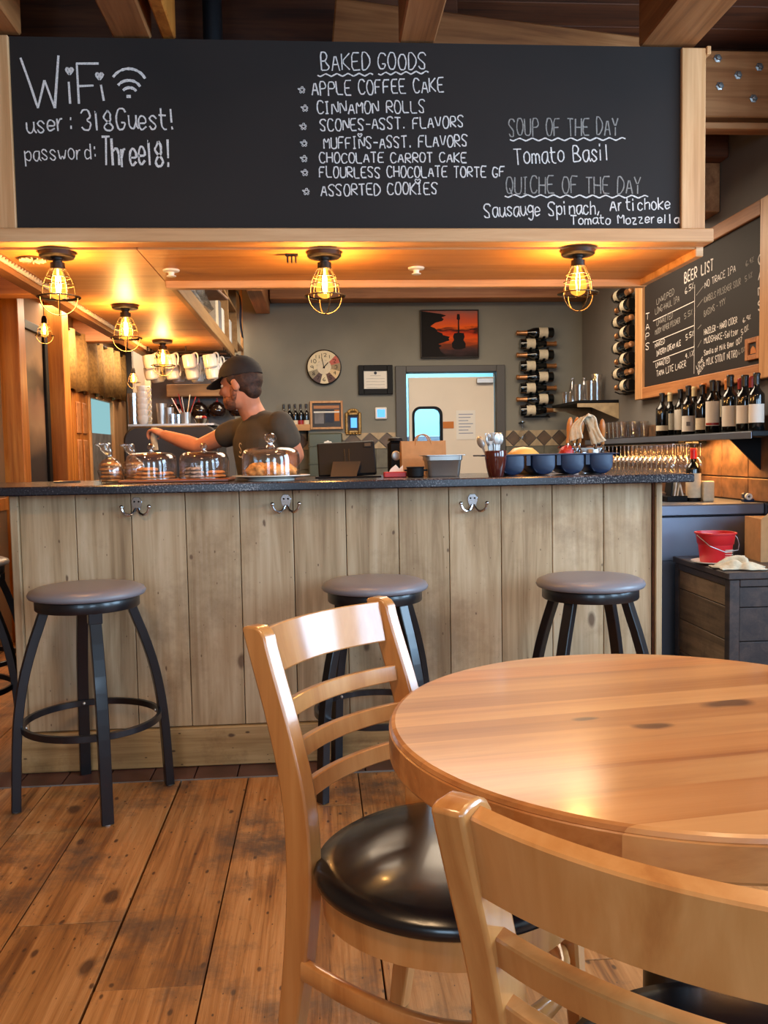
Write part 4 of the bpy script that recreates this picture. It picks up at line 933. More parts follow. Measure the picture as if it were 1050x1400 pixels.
# ======================= THINGS ON THE BAR =======================
CT=1.0755
def onbar(px,Y): return (XA(px,Y,CT),Y,CT)
BOWS=random.Random(11)
def cookie_mesh(r,h,seed=0):
    rr_=random.Random(seed); n=18; m=M(); loops=[]
    for (q,z) in ((.85,0),(1,.3),(.95,.75),(.6,1.0)):
        loops.append([(r*q*(1+rr_.uniform(-.05,.05))*math.cos(2*PI*i/n),r*q*(1+rr_.uniform(-.05,.05))*math.sin(2*PI*i/n),h*(z+rr_.uniform(-.05,.05)*(z>0))) for i in range(n)])
    m.ring(loops); return m
ckp=[cookie_mesh(.042,.014,s) for s in range(4)]
def cookie(loc,label,mat='cookie',k=0,s=1.0,tilt=(0,0,0),grp='cookies under the domes'):
    o=ckp[k%4].build('cookie',MT[mat],None,loc=loc,rot=tilt); o.scale=(s,s,s); return tag(o,label,'cookie',grp)
# wooden board under the two left domes
x0,x1=XA(172,3.52,CT),XA(318,3.52,CT)
wbd=M().cbox(x0,x1,3.38,3.66,CT,CT+.012,.004).build('serving_board',MT['tap'],None,smooth=0); tag(wbd,'reddish wooden serving board under the two left glass cake domes','board')
wbd.data.materials[0]=wood('red_board_wood',(96,46,22),(128,66,34),(150,84,46),'x',1,.35,coat=.3,var=0)
def dome(loc,r,h,label,knob=1.0):
    t=thing('cake_dome',label,'cake dome',loc,group='glass cake domes on the bar')
    pr=[(r,0),(r,h*.55),(r*.985,h*.72),(r*.93,h*.86),(r*.80,h*.95),(r*.5,h*.99),(.012,h)]
    M().lathe(pr+[(.012,h-.003),(r*.5,h*.99-.003),(r*.79,h*.95-.004),(r*.91,h*.86-.003),(r*.965,h*.72),(r-.004,h*.55),(r-.004,0),(r,0)],40,closed_ends=False).build('glass_cover',MT['glass'],t)
    k=knob
    M().lathe([(0,h-.001),(.016*k,h),(.010*k,h+.008*k),(.010*k,h+.014*k),(.018*k,h+.020*k),(.021*k,h+.030*k),(.016*k,h+.042*k),(.007*k,h+.047*k),(0,h+.047*k)],20).build('knob',MT['glass2'],t)
    M().lathe([(r+.0025,0),(r+.0025,.005),(r-.005,.005),(r-.005,0),(r+.0025,0)],40,closed_ends=False).build('rim',MT['glass2'],t)
    return t
MT['glass2']=glassmat('thick_glass',(236,236,236),.35,.04,.9)
Yd_=3.52
Z0=CT+.012
x=XA(208,Yd_,CT); dome((x,Yd_,Z0),.098,.105,'glass cake dome over flat cookies, leftmost of the three on the bar',.7)
x2=XA(280,Yd_,CT); dome((x2,Yd_,Z0),.098,.105,'glass cake dome over powdered dark cookies, middle one of the three',.7)
for k in range(3):
    cookie((x-.02+.004*k,Yd_-.02,Z0+.0005+k*.0155),'golden cookie in the stack inside the left glass dome, %s layer'%('bottom middle top'.split()[k]),k=k)
cookie((x+.052,Yd_+.012,Z0+.001),'golden cookie lying flat at the right inside the left glass dome',k=3,s=.85)
cookie((x+.05,Yd_+.006,Z0+.015),'golden cookie resting on the right-hand cookie inside the left glass dome',k=1,s=.85,tilt=(0,0,1))
cookie((x-.05,Yd_+.05,Z0+.001),'golden cookie at the back inside the left glass dome',k=2,s=.8)
cookie((x2-.038,Yd_-.02,Z0+.001),'powdered dark cookie, bottom of the stack in the middle dome','choc',k=0,s=.95,grp='cookies under the domes')
cookie((x2-.036,Yd_-.02,Z0+.0165),'powdered dark cookie in the middle of its stack in the middle dome','choc',k=1,s=.9)
cookie((x2-.038,Yd_-.02,Z0+.0315),'powdered dark cookie on top of the stack in the middle dome','choc',k=2,s=.8)
cookie((x2+.045,Yd_-.01,Z0+.001),'plain golden cookie on the right in the middle glass dome',k=3,s=.95)
cookie((x2+.046,Yd_-.008,Z0+.0165),'plain golden cookie on top of another in the middle glass dome',k=1,s=.85,tilt=(0,0,2))
# right dome on a white plate with pastries
Y3=3.42; x3=XA(371,Y3,CT)
pl=M().lathe([(0,.004),(.09,.004),(.118,.012),(.150,.017),(.150,.020),(.117,.016),(.088,.009),(0,.009)],44).build('plate',MT['white'],None,loc=(x3,Y3,CT+.0005)); tag(pl,'round white plate under the right-hand glass cake dome','plate')
M().lathe([(.075,0.0),(.09,0),(.09,.004),(.075,.004),(.075,0)],30,closed_ends=False).build('foot',MT['white'],pl,loc=(0,0,.0))
dome((x3,Y3,CT+.0170),.112,.112,'largest glass cake dome with clear ball knob standing on the white plate',1.15)
def lump(r,seed,n=22,m_=14):
    rg=random.Random(seed); ph=[rg.uniform(0,6) for _ in range(6)]; m=M(); v=[];f=[]
    for k in range(m_+1):
        th=PI*k/m_
        for i in range(n):
            a=2*PI*i/n; q=1+.12*math.sin(5*a+ph[0]+2*th)+.09*math.sin(7*th+3*a+ph[1])+.06*math.sin(9*a+ph[2]+5*th)
            v.append((r[0]*q*math.sin(th)*math.cos(a),r[1]*q*math.sin(th)*math.sin(a),max(-r[2]*.8,-r[2]*math.cos(th)*q)))
    for k in range(m_):
        for i in range(n): j=(i+1)%n; f.append((k*n+i,k*n+j,(k+1)*n+j,(k+1)*n+i))
    return m.add(v,f)
for (dx,dy,r,l) in ((-.045,-.01,(.05,.045,.030),'golden nut-topped pastry at the left under the largest dome'),(.02,-.035,(.045,.04,.028),'golden pastry in the middle front under the largest dome'),(.062,.02,(.036,.04,.026),'golden pastry at the right under the largest dome'),(.0,.045,(.045,.035,.030),'golden pastry at the back under the largest dome')):
    o=lump(r,hash(l)%1000 if False else int(r[0]*10000+dx*1000)).build('pastry',MT['pastry'],None,loc=(x3+dx,Y3+dy,CT+.0110+r[2]*.8),smooth=180); tag(o,l,'pastry','pastries under the large dome')
# cellophane bags of cookies
def bag(px,Y,label,n,s=1.0,lean=0):
    x=XA(px,Y,CT); t=thing('cookie_bag',label,'bag',(x,Y,CT),lean,'cellophane cookie bags')
    m=M(); N=20; loops=[]
    for (r,z) in ((.036,0),(.044,.006),(.046,.045),(.042,.072),(.028,.088),(.008,.100),(.014,.112),(.024,.128),(.021,.140),(.030,.150),(.027,.156)):
        loops.append([(s*r*(1+.10*math.sin(5*2*PI*i/N+z*60))*math.cos(2*PI*i/N)-max(0,z-.1)*.5,s*r*(1+.30*math.sin(7*2*PI*i/N+z*90))*math.sin(2*PI*i/N),s*z) for i in range(N)])
    m.ring(loops,True,True,False); o=m.build('film',MT['film'],t,smooth=180,merge=False)
    M().tube([(s*.009*math.cos(2*PI*i/12),s*.009*math.sin(2*PI*i/12),s*.100) for i in range(12)],.002,6,closed=True).build('tie',MT['gold'],t)
    for k in range(n):
        c_=ckp[k%4].build('cookie',MT['cookie'],t,loc=(s*.002*((-1)**k),0,s*(.002+.0155*k)),rot=(.03*(k%3-1),.04*(k%2),k)); c_.scale=(s*.92,s*.92,s)
    return t
bag(152,3.50,'cellophane bag of stacked cookies at the left end of the bar',5)
bag(184,3.84,'cellophane bag of cookies standing behind the left glass dome',5)
# small flat tray on the counter at the far left
t=M().lathe([(0,0),(.05,0),(.055,.006),(.053,.006),(.048,.002),(0,.002)],30).build('saucer',MT['steel'],None,loc=(XA(92,3.7,CT),3.7,CT)); tag(t,'thin shiny saucer lying on the left end of the granite counter','saucer')
# POS tablet seen from the back
Yt=3.62; xa_,xb_=XA(433,Yt,1.1),XA(519,Yt,1.1); t=thing('tablet_till','black tablet till on a tilted stand, seen from behind on the bar','tablet',((xa_+xb_)/2,Yt,CT)); w_=(xb_-xa_)/2
tb=M().cbox(-w_*.94,w_*.90,-.010,.010,.0,.150,.006).build('screen_case',MT['blackp'],t,smooth=0,loc=(0,-.01,.006),rot=(math.radians(-22),math.radians(-2),0))
M().cbox(w_*.55,w_*.80,-.014,-.009,.118,.140,.004).build('camera_bump',MT['machine'],tb,smooth=0)
M().cbox(-.012,-.008,-.0125,-.009,.06,.115,.001).build('seam',MT['bronze'],tb,smooth=0); M().cbox(.006,.010,-.0125,-.009,.06,.115,.001).build('seam',MT['bronze'],tb,smooth=0)
M().prism([(-.075,0),(.030,0),(.052,.078),(-.062,.078)],-.005,.005,'y').build('stand',MT['machine'],t,loc=(0,-.065,.003),rot=(math.radians(-40),0,0),smooth=0)
M().cbox(-w_*1.05,w_*1.02,-.07,.10,0,.006,.002).build('base',MT['blackp'],t,smooth=0)
# small black brewer with oval badge behind the red pot
Yb=3.86; xb=XA(541,Yb,CT); t=thing('black_grinder','small upright black device with oval silver badge right of the tablet','device',(xb,Yb,CT))
M().cbox(-.034,.034,-.03,.03,0,.15,.014).build('body',MT['blackp'],t,smooth=0); M().lathe([(0,0),(.034,0),(.030,.012),(0,.018)],20).build('lid',MT['blackp'],t,loc=(0,0,.15))
M().ell((0,-.032,.085),(.020,.003,.022)).build('badge',MT['steel'],t)
t=thing('red_card_box','low red plastic box with pale paper corner beside the tablet','box',(XA(540,3.50,CT),3.50,CT))
M().cbox(-.045,.045,-.03,.03,0,.022,.003).build('tray',MT['red'],t,smooth=0); M().prism([(-.03,.0),(.028,0),(.026,.028),(.012,.014),(-.002,.030),(-.022,.014)],-.004,.004,'y').build('paper',MT['labelw'],t,loc=(.006,0,.020),smooth=0)
# kraft paper bag
Yk=3.74; xa_,xb_=XA(548,Yk,1.15),XA(608,Yk,1.15); t=thing('paper_bag','brown kraft paper carrier bag with twisted handles standing behind the steel pan','bag',((xa_+xb_)/2,Yk,CT)); w_=(xb_-xa_)/2
zt=PY(578,603,Yk).z-CT
m=M(); m.ring([[(-w_,-.05,0),(w_,-.05,0),(w_,.05,0),(-w_,.05,0)],[(-w_,-.046,zt*.5),(w_,-.046,zt*.5),(w_+.004,.046,zt*.5),(-w_,.046,zt*.5)],[(-w_,-.03,zt),(w_,-.034,zt),(w_,.034,zt),(-w_,.03,zt)],[(-w_+.002,-.028,zt),(w_-.002,-.032,zt),(w_-.002,.032,zt),(-w_+.002,.028,zt)],[(-w_+.002,-.044,.01),(w_-.002,-.044,.01),(w_-.002,.044,.01),(-w_+.002,.044,.01)]]); m.build('bag_body',MT['kraft'],t,smooth=0)
for s in (-.034,.034):
    M().tube(smoothp([(-.034,s,zt-.02),(-.030,s,zt+.006),(-.018,s,zt+.026),(.012,s,zt+.028),(.03,s,zt+.006),(.034,s,zt-.02)]),.0028,6).build('handle',MT['kraft'],t)
# dark small pot with handle
Yp=3.45; t=thing('small_pot','small black pot with side handles in front of the paper bag','pot',(XA(568,Yp,CT),Yp,CT))
M().lathe([(0,0),(.030,0),(.034,.004),(.034,.036),(.036,.038),(.036,.041),(.031,.041),(.031,.006),(0,.006)],28).build('body',MT['blackp'],t)
for s in (-1,1): M().cbox(s*.034-.010 if s<0 else .032,s*.034+.002 if s<0 else .048,-.006,.006,.024,.031,.002).build('handle',MT['blackp'],t,smooth=0)
# steel hotel pan
Yp=3.50; xa_,xb_=XA(581,Yp,CT),XA(629,Yp,CT); w_=(xb_-xa_)/2; zt=PY(605,622,Yp-.07).z-CT; t=thing('steel_pan','deep stainless steel food pan with flared rim on the bar','pan',((xa_+xb_)/2,Yp,CT))
def rloop(w,d,z,r=.018,n=5):
    pts=[]
    for cx,cy,a in ((w-r,d-r,0),(-w+r,d-r,PI/2),(-w+r,-d+r,PI),(w-r,-d+r,1.5*PI)):
        for k in range(n+1): q=a+PI/2*k/n; pts.append((cx+r*math.cos(q),cy+r*math.sin(q),z))
    return pts
M().ring([rloop(w_*.86,.052,0),rloop(w_*.90,.056,.006),rloop(w_*.96,.064,zt*.72),rloop(w_*1.02,.069,zt*.76),rloop(w_*1.03,.070,zt-.004),rloop(w_*1.20,.085,zt-.002),rloop(w_*1.20,.085,zt),rloop(w_*1.01,.067,zt),rloop(w_*.94,.060,zt*.7),rloop(w_*.86,.052,.006)]).build('pan_body',MT['steel'],t,smooth=50)
# cutlery crock
Yc=3.30; xc=XA(678,Yc,CT); zt=PY(678,616,Yc).z-CT; wr_=(XA(692,Yc,1.1)-XA(663,Yc,1.1))/2
t=thing('cutlery_crock','dark red glazed crock full of cutlery standing on the bar','crock',(xc,Yc,CT))
M().lathe([(0,0),(wr_*.66,0),(wr_*.70,.004),(wr_*.88,zt*.35),(wr_,zt*.7),(wr_*1.03,zt-.003),(wr_*1.0,zt),(wr_*.93,zt-.003),(wr_*.85,zt*.5),(wr_*.6,.008),(0,.008)],32).build('body',MT['crock'],t)
def make_fork(name,label,kind):
    t=thing(name,label,kind,(0,0,0),group='cutlery in the dark red crock')
    M().bar([(0,0,0),(0,0,.07),(0,.001,.10)],[.006,.007,.010],.0022,side=(1,0,0)).build('shank',MT['steel'],t,smooth=0)
    if kind=='fork':
        m=M(); m.bar([(0,.001,.10),(0,.003,.112)],[.010,.020],.002,side=(1,0,0))
        for k in range(4): m.bar([(-.0085+.0057*k,.003,.111),(-.0085+.0057*k,.001,.14)],.0026,.0018,side=(1,0,0))
        m.build('tines',MT['steel'],t,smooth=0)
    else:
        M().ell((0,.002,.118),(.015,.004,.022)).build('bowl',MT['steel'],t)
    return t
cr=random.Random(4); wh=['leaning far left','upright near the left rim','upright at the centre','leaning a little right','at the right rim','behind the others','leaning back','standing tallest','crossing another','close to the front rim','leaning to the far right','half hidden at the back']
for k in range(12):
    kind='fork' if k%2 else 'spoon'; 
    lab='steel %s in the dark red crock, %s'%(kind,wh[k]); o=make_fork(kind,lab,kind)
    a=cr.uniform(0,2*PI); rr0=.62*wr_*math.sqrt((k+.5)/12); dx=rr0*math.cos(a*3+k*2.4); dy=rr0*math.sin(k*2.4)
    lean=dx*5 if k else -.45
    if k==0: dx=-.012
    o.location=(xc+dx*.55,Yc+dy*.5,CT+.010); o.rotation_euler=(-dy*3.5,lean*.9,cr.uniform(-.6,.6)); o.scale=(1.0,1.0,1.12)
# navy well tray
Yn=3.43; xa_,xb_=XA(690,Yn,1.1),XA(838,Yn,1.1); zt=PY(765,620,Yn).z-CT; t=thing('well_tray','long navy blue plastic tray of round wells with flat rim on the bar','tray',((xa_+xb_)/2+0,Yn,CT)); 
xl=PY(655,625,Yn).x-(xa_+xb_)/2; xr_=PY(841,619,Yn).x-(xa_+xb_)/2
M().cbox(xl,xr_,-.05,.14,zt-.006,zt,.002).build('rim_plate',MT['navy'],t,smooth=0)
for px in (698,740,779,818):
    cxp=XA(px,Yn,1.1)-(xa_+xb_)/2; w2=.0475
    m=M(); prof=[]
    pts=[(-w2,zt-.006),(-w2,zt*.52)]+[(-w2*math.cos(q*PI/12)*1.0,zt*.5-(zt*.5-.0)*math.sin(q*PI/12)*1.0+.0) for q in range(1,12)]+[(w2,zt*.52),(w2,zt-.006)]
    pts=[(a,max(0,b)) for a,b in pts]
    m.ring([[(a*.9,-.044,b+(.006 if b<.01 else 0)) for a,b in pts],[(a,-.036,b) for a,b in pts],[(a,.12,b) for a,b in pts],[(a*.9,.128,b+(.006 if b<.01 else 0)) for a,b in pts]]); m.build('well',MT['navy'],t,loc=(cxp,0,0),smooth=60)
for px in (719,760,799): 
    cxp=XA(px,Yn,1.1)-(xa_+xb_)/2; M().box(cxp-.008,cxp+.008,-.045,-.040,zt-.045,zt-.006).build('web',MT['navy'],t,smooth=0)
# yellow bowl, red thing and the beer tap tower behind the tray (on the back counter)
bk=thing('back_counter','dark back counter with steel top running under the grey wall','counter',(0,0,0))
M().cbox(.75 if False else 1.6,2.17,5.4,7.15,.0,.86,.004).build('cabinet',MT['blackp'],bk,smooth=0); M().cbox(1.57,2.18,5.37,7.17,.862,.90,.004).build('worktop',MT['steeld'],bk,smooth=0)
M().cbox(-.34,.60,6.55,7.15,0,.86,.004).build('cabinet',MT['blackp'],bk,smooth=0); M().cbox(-.37,.62,6.52,7.17,.862,.90,.004).build('worktop',MT['steeld'],bk,smooth=0)
Yt=3.85; xt=XA(800,Yt,CT)
x=XA(717,3.66,CT); o=M().lathe([(0,.0),(.06,0),(.066,.004),(.072,.06),(.066,.085),(.040,.108),(0,.114)],32).build('yellow_bowl',MT['yellow'],None,loc=(x,3.68,CT)); 
tag(o,'upturned pale yellow bowl behind the navy tray','bowl')
o=lump((.03,.03,.028),9).build('red_sponge',MT['red'],None,loc=(XA(775,3.75,1.13),3.75,CT+.0855),smooth=180); tag(o,'bright red scrunched sponge beside the beer tap handles','sponge')
t=thing('tap_tower','beer tap tower with turned wooden handles and chrome taps behind the navy tray','beer tap',(xt,Yt,CT))
M().lathe([(0,0),(.035,0),(.03,.006),(.020,.012),(.020,.09),(0,.09)],24).build('column',MT['chrome'],t,loc=(0,0,0)); M().lathe([(0,0),(.02,0),(.018,.006),(.014,.012),(.014,.09),(0,.09)],24).build('column',MT['chrome'],t,loc=(-.09,0,0))
M().cbox(-.125,.085,-.022,.022,.075,.115,.01).build('crossbar',MT['chrome'],t,smooth=0)
for k,px in enumerate((774,783,790,812,822)):
    hx=XA(px,Yt,1.2)-xt; q=.0 if k<3 else 0
    M().lathe([(0,0),(.006,0),(.008,.01),(.007,.03),(.012,.06),(.0135,.085),(.009,.108),(.004,.116),(0,.117)],16).build('tap_handle',MT['tap'],t,loc=(hx,-.02,.125+(.0 if k<3 else -.01)),rot=(.12,.1 if k<3 else -.05,0))
    M().tube(smoothp([(hx,-.02,.13),(hx,-.024,.10),(hx,-.055,.085),(hx,-.062,.055)]),.006,8).build('spout',MT['chrome'],t)
# cream towel over the taps
def ribbon_cloth(path,w,mat,name,label,cat,loc,side=(1,0,0),th=.006):
    m=M(); P=smoothp(path,2); L_=[];n=9
    v=[];f=[]; sd=Vector(side)
    for i,p in enumerate(P):
        for j in range(n):
            u=(j/(n-1)-.5)*w*(1+.12*math.sin(i*.5)); v.append(p+sd*u+Vector((0,.006*math.sin(j*2.2+i*.3),.003*math.sin(j*3+i*.4))))
    for i in range(len(P)-1):
        for j in range(n-1): a=i*n+j; f.append((a,a+1,a+n+1,a+n))
    m.add(v,f); o=m.build(name,MT[mat],None,loc=loc,merge=False,smooth=180); s=o.modifiers.new('s','SOLIDIFY'); s.thickness=th; return tag(o,label,cat)
xw=XA(801,3.80,1.2)
z_=PY(801,568,3.80).z
tw=ribbon_cloth([(-.045,.0,-.105),(-.052,-.005,-.05),(-.02,-.01,-.01),(.0,-.01,.0),(.018,-.005,-.02),(.03,0,-.06),(.06,0,-.12)],.055,'cloth','towel','cream towel draped over the beer tap handles','towel',(xw,3.80,z_),side=(.75,-.6,.25))
# steel jugs
for px,l in ((797,'small steel cup behind the navy tray, left of the bigger steel jug'),(812,'tall steel jug standing behind the navy tray under the towel')):
    r=.018 if px==797 else .027; h=.062 if px==797 else .098
    o=M().lathe([(0,0),(r,0),(r*1.05,.004),(r,h*.7),(r*.95,h),(r*.88,h),(r*.92,h*.7),(r*.95,.006),(0,.006)],24).build('steel_jug',MT['steel'],None,loc=(XA(px,3.66 if px==797 else 3.76,CT),3.66 if px==797 else 3.76,CT)); tag(o,l,'jug')
# stainless sink lid/white box with lights behind tray
o=M().cbox(-.07,.07,-.04,.04,0,.055,.004).build('white_tub',MT['whitep'],None,loc=(XA(766,3.78,CT)-.0,3.78,CT),smooth=0); tag(o,'pale plastic tub behind the navy tray under the red sponge','tub')
# glass hanging below the lowest rack bottle
p=PY(716,597,BW-.1)
t=thing('hanging_wineglass','single stemmed glass hanging upside down under the sparkling wine rack','glass',(p.x,BW-.06,p.z))
M().lathe([(.030,-.05),(.037,.0),(.030,.04),(.005,.06),(.004,.12),(.004,.12)],20,closed_ends=False).build('bowl',MT['glass'],t)
M().lathe([(0,.12),(.03,.122),(.03,.125),(0,.125)],20).build('foot',MT['glass2'],t); M().cbox(-.02,.02,.0,.06,.112,.119,.001).build('hook',MT['blackp'],t,smooth=0)

# ======================= RIGHT WALL SHELVES =======================
ws=thing('bottle_shelf','long steel-edged shelf with black bracket carrying the wine bottles below the beer list','shelf',(0,0,0))
SX=1.965; ST=1.245; SY0,SY1=3.97,6.35
zt=ST
M().cbox(SX,2.198,3.86,SY1,ST-.026,ST,.003).build('board',MT['blackp'],ws,smooth=0)
M().cbox(SX-.006,SX-.0005,3.86,SY1,ST-.036,ST-.004,.002).build('steel_edge',MT['steeld'],ws,smooth=0)
M().prism([(2.198,ST-.027),(2.02,ST-.027),(2.198,ST-.20)],4.20,4.215,'y').build('bracket',MT['blackp'],ws,smooth=0)
M().prism([(2.198,ST-.027),(2.02,ST-.027),(2.198,ST-.20)],6.2,6.215,'y').build('bracket',MT['blackp'],ws,smooth=0)
M().box(2.02,2.03,4.3,6.2,ST-.033,ST-.027).build('led_tape',MT['led'],ws,smooth=0)
for yy in (4.9,): 
    for xx in (1.99,2.03,2.07,2.11,2.15): M().cbox(xx,xx+.006,4.75,6.15,ST-.048,ST-.0335,.001).build('glass_rail',MT['blackp'],ws,smooth=0)
# bottles on the shelf (positions read from the sight lines)
spec=[(905,5.55,'foil_black','label',.12,.24,.27,'narrow wine bottle with low cream label at the left end of the long shelf'),
(916,5.25,'foil_cream','label',.14,.52,.28,'cream-topped wine bottle with tall cream label, second from the glasses'),
(930,5.38,'foil_black','labelw',.12,.56,.29,'slim wine bottle with tall white label behind the cream-topped bottle'),
(941,4.98,'foil_black','labelw',.06,.38,.285,'wine bottle with square white label of dark print at the shelf edge'),
(949,5.15,'foil_cream','label',.16,.52,.29,'dark wine bottle with pale neck behind the square-labelled bottle'),
(960,4.86,'foil_black','label',.08,.32,.275,'shorter wine bottle with low cream label next to the orange-necked bottle'),
(962,5.22,'foil_orange','label',.2,.5,.30,'orange-necked wine bottle standing in the back row'),
(974,4.72,'foil_black','labelw',.14,.60,.29,'wine bottle with red-banded white label in the middle of the shelf'),
(981,4.98,'foil_black','foil_red',.15,.5,.30,'wine bottle with dark red label behind the red-banded bottle'),
(994,4.86,'foil_orange','label',.3,.62,.30,'wine bottle with round cream label in the back row'),
(998,4.52,'foil_black','labelw',.10,.46,.30,'stout wine bottle with large white label facing the bar'),
(1012,4.72,'foil_red','label',.45,.6,.29,'red-necked wine bottle with shield label in the back row'),
(1018,4.40,'foil_black','labelw',.14,.46,.285,'wine bottle with narrow white label next to the stout bottle'),
(1027,4.60,'foil_red','label',.45,.6,.29,'red-necked wine bottle with heart-shaped pale label at the right'),
(1034,4.27,'foil_black','labelw',.14,.46,.285,'wine bottle with creased white label at the near end of the shelf')]
for px,Y,foil,lab,a,b,h,l in spec:
    r=.036
    front=px in (905,941,960,974,998,1018,1034)
    x=2.025 if front else 2.125; Y=PX(px,585 if front else 590,x).y
    if 'stout' in l: r=.040
    t=make_bottle(l,(x,Y,ST+.0005),r,h*.93,foil,(lab,a,b),rz=math.atan2(-x,Y)*1.0)
    if 'red-banded' in l: M().lathe([(r+.0014,h*.14),(r+.0014,h*.18)],20,closed_ends=False,a0=-PI/2-1.0,a1=-PI/2+1.0).build('label_band',MT['foil_red'],t)
    if 'dark print' in l: M().prism([(-.010,h*.16),(.010,h*.16),(.010,h*.24),(-.010,h*.24)],-r-.003,-r-.0012,'y').build('label_print',MT['greycloth'],t,smooth=0)
# tumblers and glasses on the shelf
GR='glasses on the long shelf'
gl0=None; rows=['wall row','middle row','edge row']
def tumbler(loc,label,h=.11,r=.034,group=GR):
    global gl0
    if gl0 is None:
        gl0=M().lathe([(0,0),(r*.8,0),(r,h),(r-.003,h),(r*.8-.003,.006),(0,.006)],18).build('glass_tumbler',MT['glass3'],None); o=gl0
    else: o=gl0.copy(); C.objects.link(o)
    o.location=loc; return tag(o,label,'glass',group)
ordn=['nearest the wine bottles','second from the bottles','third from the bottles','fourth from the bottles','fifth from the bottles','sixth from the bottles','seventh from the bottles','last towards the back wall']
for i in range(8):
    for j,x in enumerate((2.155,2.08,2.005)):
        yy=5.70+i*.083
        if yy>6.33: continue
        tumbler((x,yy,ST+.0005),'clear glass tumbler on the long shelf, %s, %s'%(rows[j],ordn[i]),h=.11)
# stemware hanging upside down from rails under the shelf
def stemglass(label):
    t=thing('stemmed_glass',label,'glass',(0,0,0),group='stemmed glasses hanging under the shelf')
    M().lathe([(0,0),(.032,-.001),(.032,-.003),(.004,-.006),(.0035,-.06),(.006,-.068)],16,closed_ends=False).build('stem',MT['glass2'],t)
    M().lathe([(.004,-.066),(.026,-.085),(.034,-.11),(.032,-.14),(.027,-.165)],18,closed_ends=False).build('bowl',MT['glass3'],t)
    return t
g0=None; k=0
ordh=['first','second','third','fourth','fifth','sixth','seventh','eighth','ninth','tenth','eleventh','twelfth','thirteenth','fourteenth','fifteenth','sixteenth','seventeenth','eighteenth']
for j,x in enumerate((2.003,2.0845,2.1655)):
    for i in range(16):
        lab='stemmed glass hanging under the long shelf, %s, %s from the red-capped bottle'%(['outer rail','middle rail','wall rail'][j],ordh[i])
        if g0 is None: g0=stemglass(lab); o=g0
        else: o=dup(g0,(0,0,0),label=lab)
        o.location=(x+(.0 if j else 0),4.85+i*.078,ST-.0485)
# small floating shelf with glassware on the right wall near the corner
a=PY(790,548,6.3); Yn=6.3; xs=PY(765+0,548,6.3).x
fx=XA(790,Yn,1.55); zf=PY(800,547,Yn).z
t=thing('corner_shelf','small black shelf with pale wooden bracket on the side wall near the corner','shelf',(0,0,0))
M().cbox(fx,2.198,Yn,7.0,zf-.022,zf,.003).build('board',MT['blackp'],t,smooth=0)
M().prism([(fx,zf-.023),(2.198,zf-.023),(2.198,zf-.14),(fx+.10,zf-.052),(fx,zf-.05)],Yn,Yn+.02,'y').build('bracket',MT['tan'],t,smooth=0)
M().prism([(fx,zf-.023),(2.198,zf-.023),(2.198,zf-.14),(fx+.10,zf-.052),(fx,zf-.05)],6.95,6.97,'y').build('bracket',MT['tan'],t,smooth=0)
for k,(px,Y,h,r,l) in enumerate(((774,6.9,.10,.030,'short clear glass at the left end of the corner shelf'),(783,6.75,.20,.030,'tall clear bottle-shaped glass on the corner shelf'),(792,6.55,.13,.034,'medium clear glass in the middle of the corner shelf'),(799,6.75,.20,.033,'tall clear carafe behind the medium glass on the corner shelf'),(808,6.45,.15,.034,'medium clear glass right of the centre of the corner shelf'),(816,6.6,.21,.038,'tallest flared glass at the right end of the corner shelf'))):
    x=min(XA(px,Y,zf),2.15)
    pr=[(0,0),(r,0),(r*1.05,h*.5),(r*(.5 if h==.20 else 1.1),h*.8),(r*(.45 if h==.20 else 1.15),h),(r*(.4 if h==.20 else 1.08),h),(r*(.44 if h==.20 else 1.04),h*.8),(r,h*.5),(r*.92,.006),(0,.006)]
    o=M().lathe(pr,20).build('clear_glass',MT['glass3'],None,loc=(x,Y,zf+.0005)); tag(o,l,'glass','glassware on the corner shelf')

# ======================= RIGHT COUNTER, CRATE =======================
rc=thing('steel_counter','stainless steel clad work counter under the lit stone tiles','counter',(0,0,0))
RY=4.15; RT=.895
rx0=1.45; rx1=XA(1046,RY,RT)
M().box(rx0+.01,rx1-.01,RY+.02,5.36,.10,RT-.06).build('cabinet',MT['steeld'],rc,smooth=0)
M().cbox(rx0,rx1,RY,5.36,RT-.055,RT,.006).build('worktop',MT['steeld'],rc,smooth=0)
M().cbox(rx1+.001,2.184,4.14,5.36,RT-.055,RT,.006).build('worktop_end',MT['bluecloth'],rc,smooth=0)
M().box(rx0+.03,rx1-.03,RY+.06,5.3,0.001,.10).build('plinth',MT['blackp'],rc,smooth=0)
M().cbox(rx0+.02,rx1-.02,RY+.012,RY+.02,.62,RT-.06,.003).build('sheet',MT['steeld'],rc,smooth=0)
# red capped big bottle with blank cream label
t=make_bottle('big dark bottle with bright red wax cap and blank cream label on the steel counter',(XA(948,4.42,RT),4.42,RT+.0005),.040,.275,'wax',('label',.07,.53),rz=-.45,group='bottles on the steel counter')
o=M().cbox(-.028,.028,-.022,.022,0,.105,.004).build('cream_block',MT['label'],None,loc=(XA(964,4.40,RT)+.004,4.38,RT+.0005),rot=-.1,smooth=0); tag(o,'upright cream box next to the red-capped bottle','box')
t=thing('card_holder','black desk holder with slanted menu cards on the steel counter','card holder',(XA(922,4.45,RT),4.45,RT+.0005))
M().cbox(-.06,.05,-.05,.05,0,.03,.003).build('tray',MT['blackp'],t,smooth=0)
for k,(dx,a,mt) in enumerate(((-.035,.12,'blackp'),(-.015,.15,'labelw'),(.0,.18,'label'),(.03,-.25,'labelw'))): M().cbox(-.004,.004,-.04,.04,0,.095,.001).build('card',MT[mt],t,loc=(dx,0,.028),rot=(0,a,0),smooth=0)
